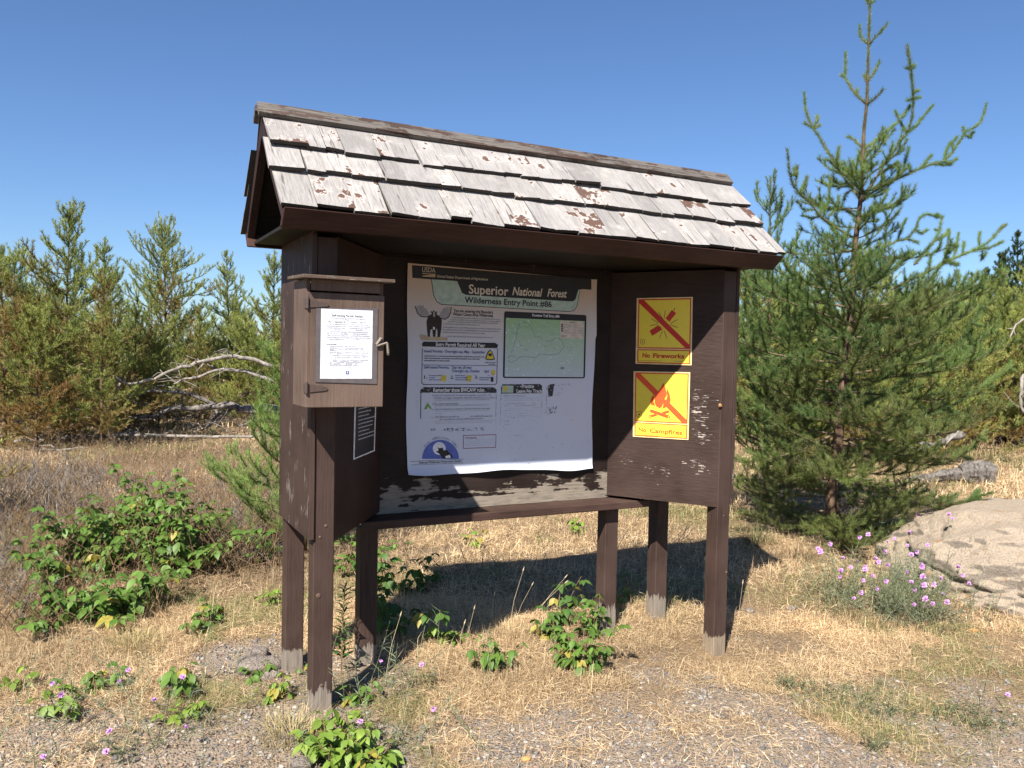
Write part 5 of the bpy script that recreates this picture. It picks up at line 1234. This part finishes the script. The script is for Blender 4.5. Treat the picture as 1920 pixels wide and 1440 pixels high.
# ------------------------------------------------------------------ dry grass
def grass(n, seed, dmin, dmax, hmin, hmax, wdt, flat, thin, green=.0, tall=0.0, clump=2.0):
    r = np.random.default_rng(seed); m = n*3
    d = np.sqrt(r.uniform(dmin**2, dmax**2, m)); l = r.uniform(-.95, .85, m)*d
    x = CX+d*-math.sin(YAW)+l*math.cos(YAW); y = CY+d*math.cos(YAW)+l*math.sin(YAW)
    g = gravelness(x, y); dn = fbm(x*clump, y*clump, seed)
    k = r.random(m) < (1-g)**1.5*sstep(.22, .52, dn)*.94+.05
    for (px, py, rr) in [(460, 1240, .30)]:
        p = gpt(px, py); k &= (np.hypot(x-p[0], y-p[1]) > rr) | (r.random(m) < .3)
    x, y, dn, d = x[k][:n], y[k][:n], dn[k][:n], d[k][:n]; n = len(x); z = gh(x, y)
    az = r.random(n)*6.28+1.5*fbm(x*1.5, y*1.5, seed+3); h = hmin+(hmax-hmin)*r.random(n)**2*(.5+dn)
    el0 = np.radians(r.uniform(15, 85, n)); el0 = np.where(r.random(n) < flat, np.radians(r.uniform(0, 22, n)), el0); bend = r.uniform(-.2, 1.6, n)
    el1 = el0-bend; hd = np.stack([np.cos(az), np.sin(az), 0*az], -1); zz = np.array([0, 0, 1.])
    p0 = np.stack([x, y, z+r.uniform(-.003, .012, n)], -1); q1 = p0+(hd*np.cos(el0)[:, None]+zz*np.sin(el0)[:, None])*(h*.55)[:, None]
    az2 = az+r.normal(size=n)*.5; hd2 = np.stack([np.cos(az2), np.sin(az2), 0*az], -1); q2 = q1+(hd2*np.cos(el1)[:, None]+zz*np.sin(el1)[:, None])*(h*.45)[:, None]
    q1[:, 2] = np.maximum(q1[:, 2], z+.002+.01*r.random(n)); q2[:, 2] = np.maximum(q2[:, 2], z+.002+.008*r.random(n))
    sd = np.stack([-np.sin(az), np.cos(az), r.normal(size=n)*.5], -1)*(wdt*r.uniform(.6, 1.3, n)/2)[:, None]
    V = np.stack([p0-sd, p0+sd, q1-sd*.85, q1+sd*.85, q2], 1).reshape(-1, 3); b = np.arange(n)[:, None]*5
    Fc = np.concatenate([b+np.array([0, 1, 3]), b+np.array([0, 3, 2]), b+np.array([2, 3, 4])])
    pal = np.array([(.72, .57, .37), (.60, .46, .28), (.48, .35, .21), (.80, .67, .46), (.34, .24, .145), (.64, .48, .31)]); pi = np.minimum(5, (r.random(n)*6).astype(int)); C = pal[pi]*r.uniform(.8, 1.12, (n, 1))
    tone = fbm(x*.9, y*.9, 61)[:, None]; C = C*(.54+.84*tone)*np.array([1.0, .95, .86])
    scrub = (sstep(-.05, -.30, lat(x, y)/d)*sstep(4.6, 6.2, d)*sstep(14, 11, d))[:, None]*sstep(.25, .6, fbm(x*.8, y*.8, 88))[:, None]
    C = C*(1-scrub*.62)*(1-scrub*np.array([0, .04, -.02]))
    gm = (fbm(x*1.1, y*1.1, 71) > .60) & (r.random(n) < .55+green) | (r.random(n) < green); C = np.where(gm[:, None], np.array([.23, .24, .09])*r.uniform(.7, 1.2, (n, 1)), C)
    return V, Fc, np.repeat(C, 5, 0)
parts = [grass(290000, 1, 2.8, 5.2, .022, .105, .0014, .68, 1), grass(150000, 2, 5.0, 8.5, .03, .14, .0023, .45, 1), grass(100000, 3, 8.0, 15, .05, .20, .006, .25, 1, .03, clump=1.0), grass(75000, 4, 14, 45, .10, .38, .016, .15, 1, .04, clump=.5),
         grass(2600, 5, 3.6, 6.5, .08, .24, .0018, 0, 1, .1), grass(5000, 6, 6, 11, .10, .36, .0026, 0, 1, .05)]
V = np.concatenate([p[0] for p in parts]); off = np.cumsum([0]+[len(p[0]) for p in parts[:-1]]); Fc = np.concatenate([p[1]+o_ for p, o_ in zip(parts, off)]); C = np.concatenate([p[2] for p in parts])
o = link('dry_grass', mesh_np('dry_grass', V, Fc, C), M['grass']); struct(o, 'stuff'); tag(o, 'matted straw-coloured dry grass covering the ground', 'grass')

# denser tussocks of half-green grass
TGp = 'grass tussocks'
for i, (px, py, n, L, col_, lb) in enumerate([(545, 1380, 420, .10, (.40, .33, .17), 'pale half-green grass tuft left of the yellow-green plant'), (250, 1215, 260, .12, (.40, .34, .15), 'low green-tinged grass tuft below the big bush'), (1225, 1130, 260, .10, (.42, .36, .18), 'grass tuft right of the inner right post'),
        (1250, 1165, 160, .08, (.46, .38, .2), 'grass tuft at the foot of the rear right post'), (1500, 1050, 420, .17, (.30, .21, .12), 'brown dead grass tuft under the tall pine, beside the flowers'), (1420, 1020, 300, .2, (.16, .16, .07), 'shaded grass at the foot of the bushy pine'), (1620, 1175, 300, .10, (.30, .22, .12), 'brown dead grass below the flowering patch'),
        (960, 1190, 240, .09, (.5, .38, .2), 'straw tuft left of the bushy raspberry plant')]):
    r = np.random.default_rng(900+i); b = gpt(px, py); a = r.random(n)*6.28; rr = r.random(n)**.7*.14; x = b[0]+rr*np.cos(a); y = b[1]+rr*np.sin(a); z = gh(x, y); el = np.radians(r.uniform(20, 85, n)); h = L*r.uniform(.5, 1.2, n)
    az = a+r.normal(size=n)*.6; hd = np.stack([np.cos(az), np.sin(az), 0*az], -1); zz = np.array([0, 0, 1.]); p0 = np.stack([x, y, z], -1); q1 = p0+(hd*np.cos(el)[:, None]+zz*np.sin(el)[:, None])*(h*.6)[:, None]; e1 = el-r.uniform(.2, 1.2, n)
    q2 = q1+(hd*np.cos(e1)[:, None]+zz*np.sin(e1)[:, None])*(h*.5)[:, None]; sd = np.stack([-np.sin(az), np.cos(az), 0*az], -1)*.0011
    V = np.stack([p0-sd, p0+sd, q1-sd, q1+sd, q2], 1)-b; bb = np.arange(n)[:, None]*5; Fc = np.concatenate([bb+np.array([0, 1, 3]), bb+np.array([0, 3, 2]), bb+np.array([2, 3, 4])])
    o = link('grass_tuft', mesh_np('grass_tuft', V.reshape(-1, 3), Fc, np.repeat(np.array(col_)*r.uniform(.6, 1.35, (n, 1)), 5, 0)), M['grass']); o.location = Vector([float(q) for q in b]); tag(o, lb, 'grass tuft', TGp)
# tall seed heads in front of the shade
rgs = random.Random(12); SG = 'tall dry grass stalks'
for i, (bx_, by_, tx, ty, lb) in enumerate([(722, 1275, 752, 1150, 'tall bleached stalk just right of the inner left post'), (953, 1190, 982, 1066, 'tallest seed stalk against the shade below the shelf'), (962, 1175, 999, 1094, 'leaning seed stalk beside the tallest one'), (985, 1165, 1063, 1090, 'seed stalk leaning right toward the inner right post'), (862, 1225, 872, 1165, 'thin upright stalk at the middle of the shade edge'),
        (925, 1175, 927, 1112, 'short pale stalk in the shade edge'), (872, 1230, 890, 1138, 'thin arched stalk left of the lone seedling'), (1318, 1140, 1322, 1045, 'stalk leaning on the front right post'), (1375, 1230, 1393, 1090, 'arched stalk in the shadow right of the front right post'), (1000, 1160, 1062, 1080, 'second stalk leaning toward the inner right post'), (1262, 1120, 1276, 1062, 'thin stalk behind the right posts')]):
    b = gpt(bx_, by_); dd = fwd(b[0], b[1]); t = atd(tx, ty, dd+rgs.uniform(-.05, .08)); mid = (b+t)/2+np.array([rgs.gauss(0, .01), 0, .01]); m = MB().tube([b, mid, t], [.0013, .0011, .0007], 4)
    dv = (t-mid)/np.linalg.norm(t-mid); m.tube([t-dv*.02, t-dv*.008, t+dv*.012], [.0008, .0034, .0008], 5)
    m.v = [tuple(np.array(q)-b) for q in m.v]; o = m.build('grass_stalk', M['grass_stalk'] if 'grass_stalk' in M else M.setdefault('grass_stalk', plain('dry_stalk', (.55, .43, .27)))); o.location = Vector([float(q) for q in b]); tag(o, lb, 'grass stalk', SG)

# ------------------------------------------------------------------ dead wood
c10 = crop(0, 340, 2.88)
def dead(name, label, cat, paths, mat, dist, group=None, ddepth=0.0):
    m = MB(); rg = random.Random(int(paths[0][0][0][0])); b = None
    for pts, r0, r1, dz in paths:
        P = [atd(*c10(*p), dist+dz*i/(len(pts)-1)+ddepth) for i, p in enumerate(pts)]
        Q = [P[0]]
        for a, c in zip(P[:-1], P[1:]): Q += [(a*2+c)/3+np.array([0, rg.gauss(0, .01), rg.gauss(0, .012)]), (a+2*c)/3+np.array([0, rg.gauss(0, .01), rg.gauss(0, .012)]), c]
        n = len(Q); m.tube(Q, [r0+(r1-r0)*i/(n-1) for i in range(n)], 7, .25, rg)
        if r0 > .022 and n > 6 and dist > 12:
            for k in range(n):
                i = rg.randrange(1, n-1); a2 = rg.random()*6.28; L = rg.uniform(.08, .5)*rg.random()+.08; d2 = np.array([math.cos(a2), math.sin(a2), rg.uniform(-.7, .6)]); q1 = Q[i]+d2*L*.5+np.array([0, 0, .05]); m.tube([Q[i], q1, q1+d2*L*.5+np.array([rg.gauss(0, .08), 0, rg.gauss(-.05, .08)])], [.009, .006, .003], 4)
        if b is None: b = Q[0]
    m.v = [tuple(np.array(q)-b) for q in m.v]; o = m.build(name, mat, smooth=True); o.location = Vector([float(q) for q in b]); return tag(o, label, cat, group)
DG = 'fallen dead branches at the left'
dead('dead_branch', 'uppermost bleached branch arching from behind the notice board, thin tip hanging to the grass', 'branch', [([(1470, 1000), (1340, 955), (1230, 945), (1080, 975), (1000, 1000), (930, 1020), (860, 1055), (780, 1080), (700, 1095), (640, 1070), (570, 1050), (545, 1020), (540, 970)], .036, .013, -.6), ([(650, 1090), (600, 1150), (585, 1230), (590, 1320), (630, 1410)], .022, .012, -.3), ([(1230, 947), (1195, 937)], .02, .01, 0), ([(1100, 985), (1060, 1030)], .015, .008, 0)], M['deadwood'], 13.4, DG)
dead('dead_branch', 'second bleached branch arching just below the uppermost one', 'branch', [([(1480, 1080), (1330, 1025), (1250, 1018), (1120, 1035), (1000, 1065), (940, 1095)], .036, .013, -.4), ([(1120, 1038), (1060, 1060), (1010, 1062)], .02, .01, -.2)], M['deadwood'], 13.6, DG)
dead('dead_tree', 'dark fallen dead tree with forked limbs lying under the arching branches', 'tree trunk', [([(1500, 1245), (1430, 1225), (1330, 1230), (1240, 1210), (1160, 1215), (1060, 1225), (950, 1222), (900, 1240), (830, 1270), (700, 1278)], .085, .018, -.5), ([(1165, 1210), (1080, 1170), (1000, 1140), (900, 1135), (820, 1130), (700, 1155), (600, 1162)], .04, .014, -.5), ([(1160, 1220), (1180, 1260), (1110, 1330), (1090, 1345)], .03, .012, -.2), ([(1100, 1200), (1040, 1260), (950, 1290)], .03, .012, -.2),
     ([(1250, 1230), (1170, 1290), (1100, 1340)], .025, .012, -.2), ([(1360, 1230), (1380, 1290), (1290, 1320)], .03, .015, -.1), ([(980, 1220), (985, 1150), (960, 1120), (850, 1105)], .02, .01, 0), ([(960, 1222), (850, 1220), (760, 1200), (650, 1205)], .022, .01, -.2), ([(900, 1245), (800, 1290), (680, 1270)], .025, .012, -.3)], M['darkwood'], 14.2)
dead('fallen_log', 'long pale log lying across the grass at the left under the arching branches', 'log', [([(75, 1412), (200, 1392), (300, 1392), (400, 1386), (520, 1374), (600, 1365), (700, 1368), (800, 1371), (950, 1376), (1150, 1381), (1350, 1380), (1420, 1365), (1460, 1345)], .046, .02, .2), ([(880, 1372), (910, 1358)], .02, .01, 0), ([(260, 1392), (225, 1420)], .02, .01, -.2)], M['deadwood'], 13.1)
dead('dead_branch', 'short pale stick lying in the grass in front of the long log', 'branch', [([(190, 1455), (330, 1450), (480, 1440)], .022, .01, -.2), ([(330, 1450), (250, 1425), (180, 1440)], .014, .008, 0)], M['deadwood'], 12.1, DG)
# right side
c10 = c8
dead('charred_branches', 'dark charred branches piled with pale sticks behind the pale rock', 'branch', [([(1250, 110), (1330, 120), (1400, 95), (1470, 65), (1520, 45)], .02, .06, .1), ([(1250, 160), (1330, 120)], .03, .02, 0)], M['darkwood'], 11.2)
for i, pth in enumerate([[(1300, 5), (1350, 50), (1385, 75)], [(1110, 95), (1200, 140)], [(1260, 100), (1310, 185)], [(1420, 110), (1510, 10)]]):
    dead('dead_stick', ['pale stick standing up left of the charred branches', 'pale stick lying left of the charred branches', 'pale stick leaning across the charred branches', 'pale stick rising right over the charred branches'][i], 'stick', [(pth, .018, .010, 0)], M['deadwood'], 11.0)
sb = gpt(1800, 905); sax = np.array([.86, -.46, .02]); m = MB(); rgk = random.Random(3)
m.tube([sb+sax*(k*.055-.02)+np.array([0, 0, .12-.01*math.sin(k)]) for k in range(9)], [.10, .15, .165, .17, .165, .17, .165, .172, .16], 18, .22, rgk)
m.tube([sb+sax*(-.02-k*.12)+np.array([0, 0, .10-.012*k]) for k in range(7)], [.12, .10, .085, .07, .06, .045, .03], 9, .4, rgk)
m.v = [tuple(np.array(q)-sb) for q in m.v]; o = m.build('stump', M['stump']); o.location = Vector([float(q) for q in sb]); tag(o, 'weathered grey log end lying in the dry field behind the pale rock', 'log')
c10 = crop(1360, 450, 2.618)
dead('bleached_snag', 'thin bleached snag curving at the right edge before the rusty pines', 'branch', [([(1470, 660), (1455, 720), (1450, 800), (1465, 850)], .03, .02, 0), ([(1500, 385), (1450, 400), (1415, 440), (1395, 485)], .02, .010, 0), ([(1415, 440), (1425, 470)], .012, .008, 0), ([(1415, 435), (1385, 435)], .010, .006, 0)], M['deadwood'], 12.5)
c10 = crop(480, 1000, 3.2725)
def stick(lb, pts, r, dist_px, name='dead_stick'):
    m = MB(); P = []
    for p in pts:
        g = gpt(*p); g[2] += r*.9; P.append(g)
    m.tube(P, [r]*(len(P)-1)+[r*.5], 6, .2); b = P[0]; m.v = [tuple(np.array(q)-b) for q in m.v]; o = m.build(name, M['twig'], smooth=True); o.location = Vector([float(q) for q in b]); tag(o, lb, 'stick', 'sticks on the ground')
stick('long pale stick crossing the shadow edge below the shelf', [(735, 1262), (765, 1240), (790, 1226), (815, 1214)], .006, 0)
stick('dark thin stick on the gravel toward the lower right corner', [(1752, 1362), (1765, 1380), (1778, 1394)], .0035, 0); stick('pale stick at the bottom edge near the lower right corner', [(1782, 1420), (1810, 1421), (1835, 1418)], .0035, 0)
stick('bent twig in the straw right of the notice board', [(1548, 1243), (1562, 1250), (1580, 1251)], .003, 0); stick('thin dark twig at the bottom edge right of centre', [(1590, 1412), (1620, 1425), (1642, 1436)], .0025, 0)
# dry brush: brown twigs behind and around the bramble, and thin stems in the field
def brush(name, label, regions, seed, mat, rad=.0016):
    rg = random.Random(seed); m = MB()
    for (x0, x1, y0, y1, n, h0, h1) in regions:
        for k in range(n):
            b = gpt(rg.uniform(x0, x1), rg.uniform(y0, y1)); a = rg.random()*6.28; H = rg.uniform(h0, h1); e = R(rg.uniform(35, 88)); q = b.copy(); pts = [q]
            for s in range(4): e -= rg.uniform(-.1, .25); a += rg.gauss(0, .25); q = q+np.array([math.cos(a)*math.cos(e), math.sin(a)*math.cos(e), math.sin(e)])*H/4; pts.append(q)
            m.tube(pts, [rad*1.5, rad*1.2, rad, rad*.8, rad*.5], 3)
            for j in range(rg.randint(1, 4)):
                i = rg.randint(1, 3); a2 = rg.random()*6.28; L = H*rg.uniform(.15, .4); m.tube([pts[i], pts[i]+np.array([math.cos(a2)*.7, math.sin(a2)*.7, rg.uniform(.1, .9)])*L], [rad*.7, rad*.4], 3)
    o = m.build(name, mat); struct(o, 'stuff'); tag(o, label, 'brush')
brush('dry_brush', 'tangle of brown leafless twigs around the raspberry bush', [(120, 440, 960, 1100, 260, .3, .80), (-40, 140, 900, 1200, 330, .12, .5), (380, 525, 930, 1080, 260, .2, .55), (-20, 520, 840, 965, 620, .12, .5), (-40, 180, 940, 1040, 220, .1, .4), (140, 330, 1090, 1170, 90, .1, .35)], 3, M['stem'])
brush('dry_stems', 'sparse thin dead stems standing in the field behind the notice board', [(700, 1320, 960, 1080, 80, .12, .4), (0, 520, 780, 860, 420, .15, .5), (1700, 1960, 800, 880, 160, .15, .4), (1400, 1600, 900, 1000, 60, .1, .3), (60, 520, 830, 870, 60, .1, .3)], 4, M['twig'], .002)
brush('dead_undergrowth', 'grey dead twigs and litter under the left pines', [(-60, 520, 770, 820, 420, .2, .8), (150, 520, 735, 790, 320, .2, .7), (-60, 190, 870, 1010, 260, .10, .35), (1560, 1990, 785, 850, 160, .15, .5)], 5, M['darkwood'], .0035)

brush('dead_brush', 'low dark mass of dead brush behind and left of the raspberry bush', [(-60, 190, 880, 1000, 520, .10, .42), (180, 520, 900, 990, 320, .10, .38), (-60, 60, 990, 1180, 240, .08, .3), (380, 520, 990, 1070, 160, .1, .35)], 8, M['darkwood'], .0026)
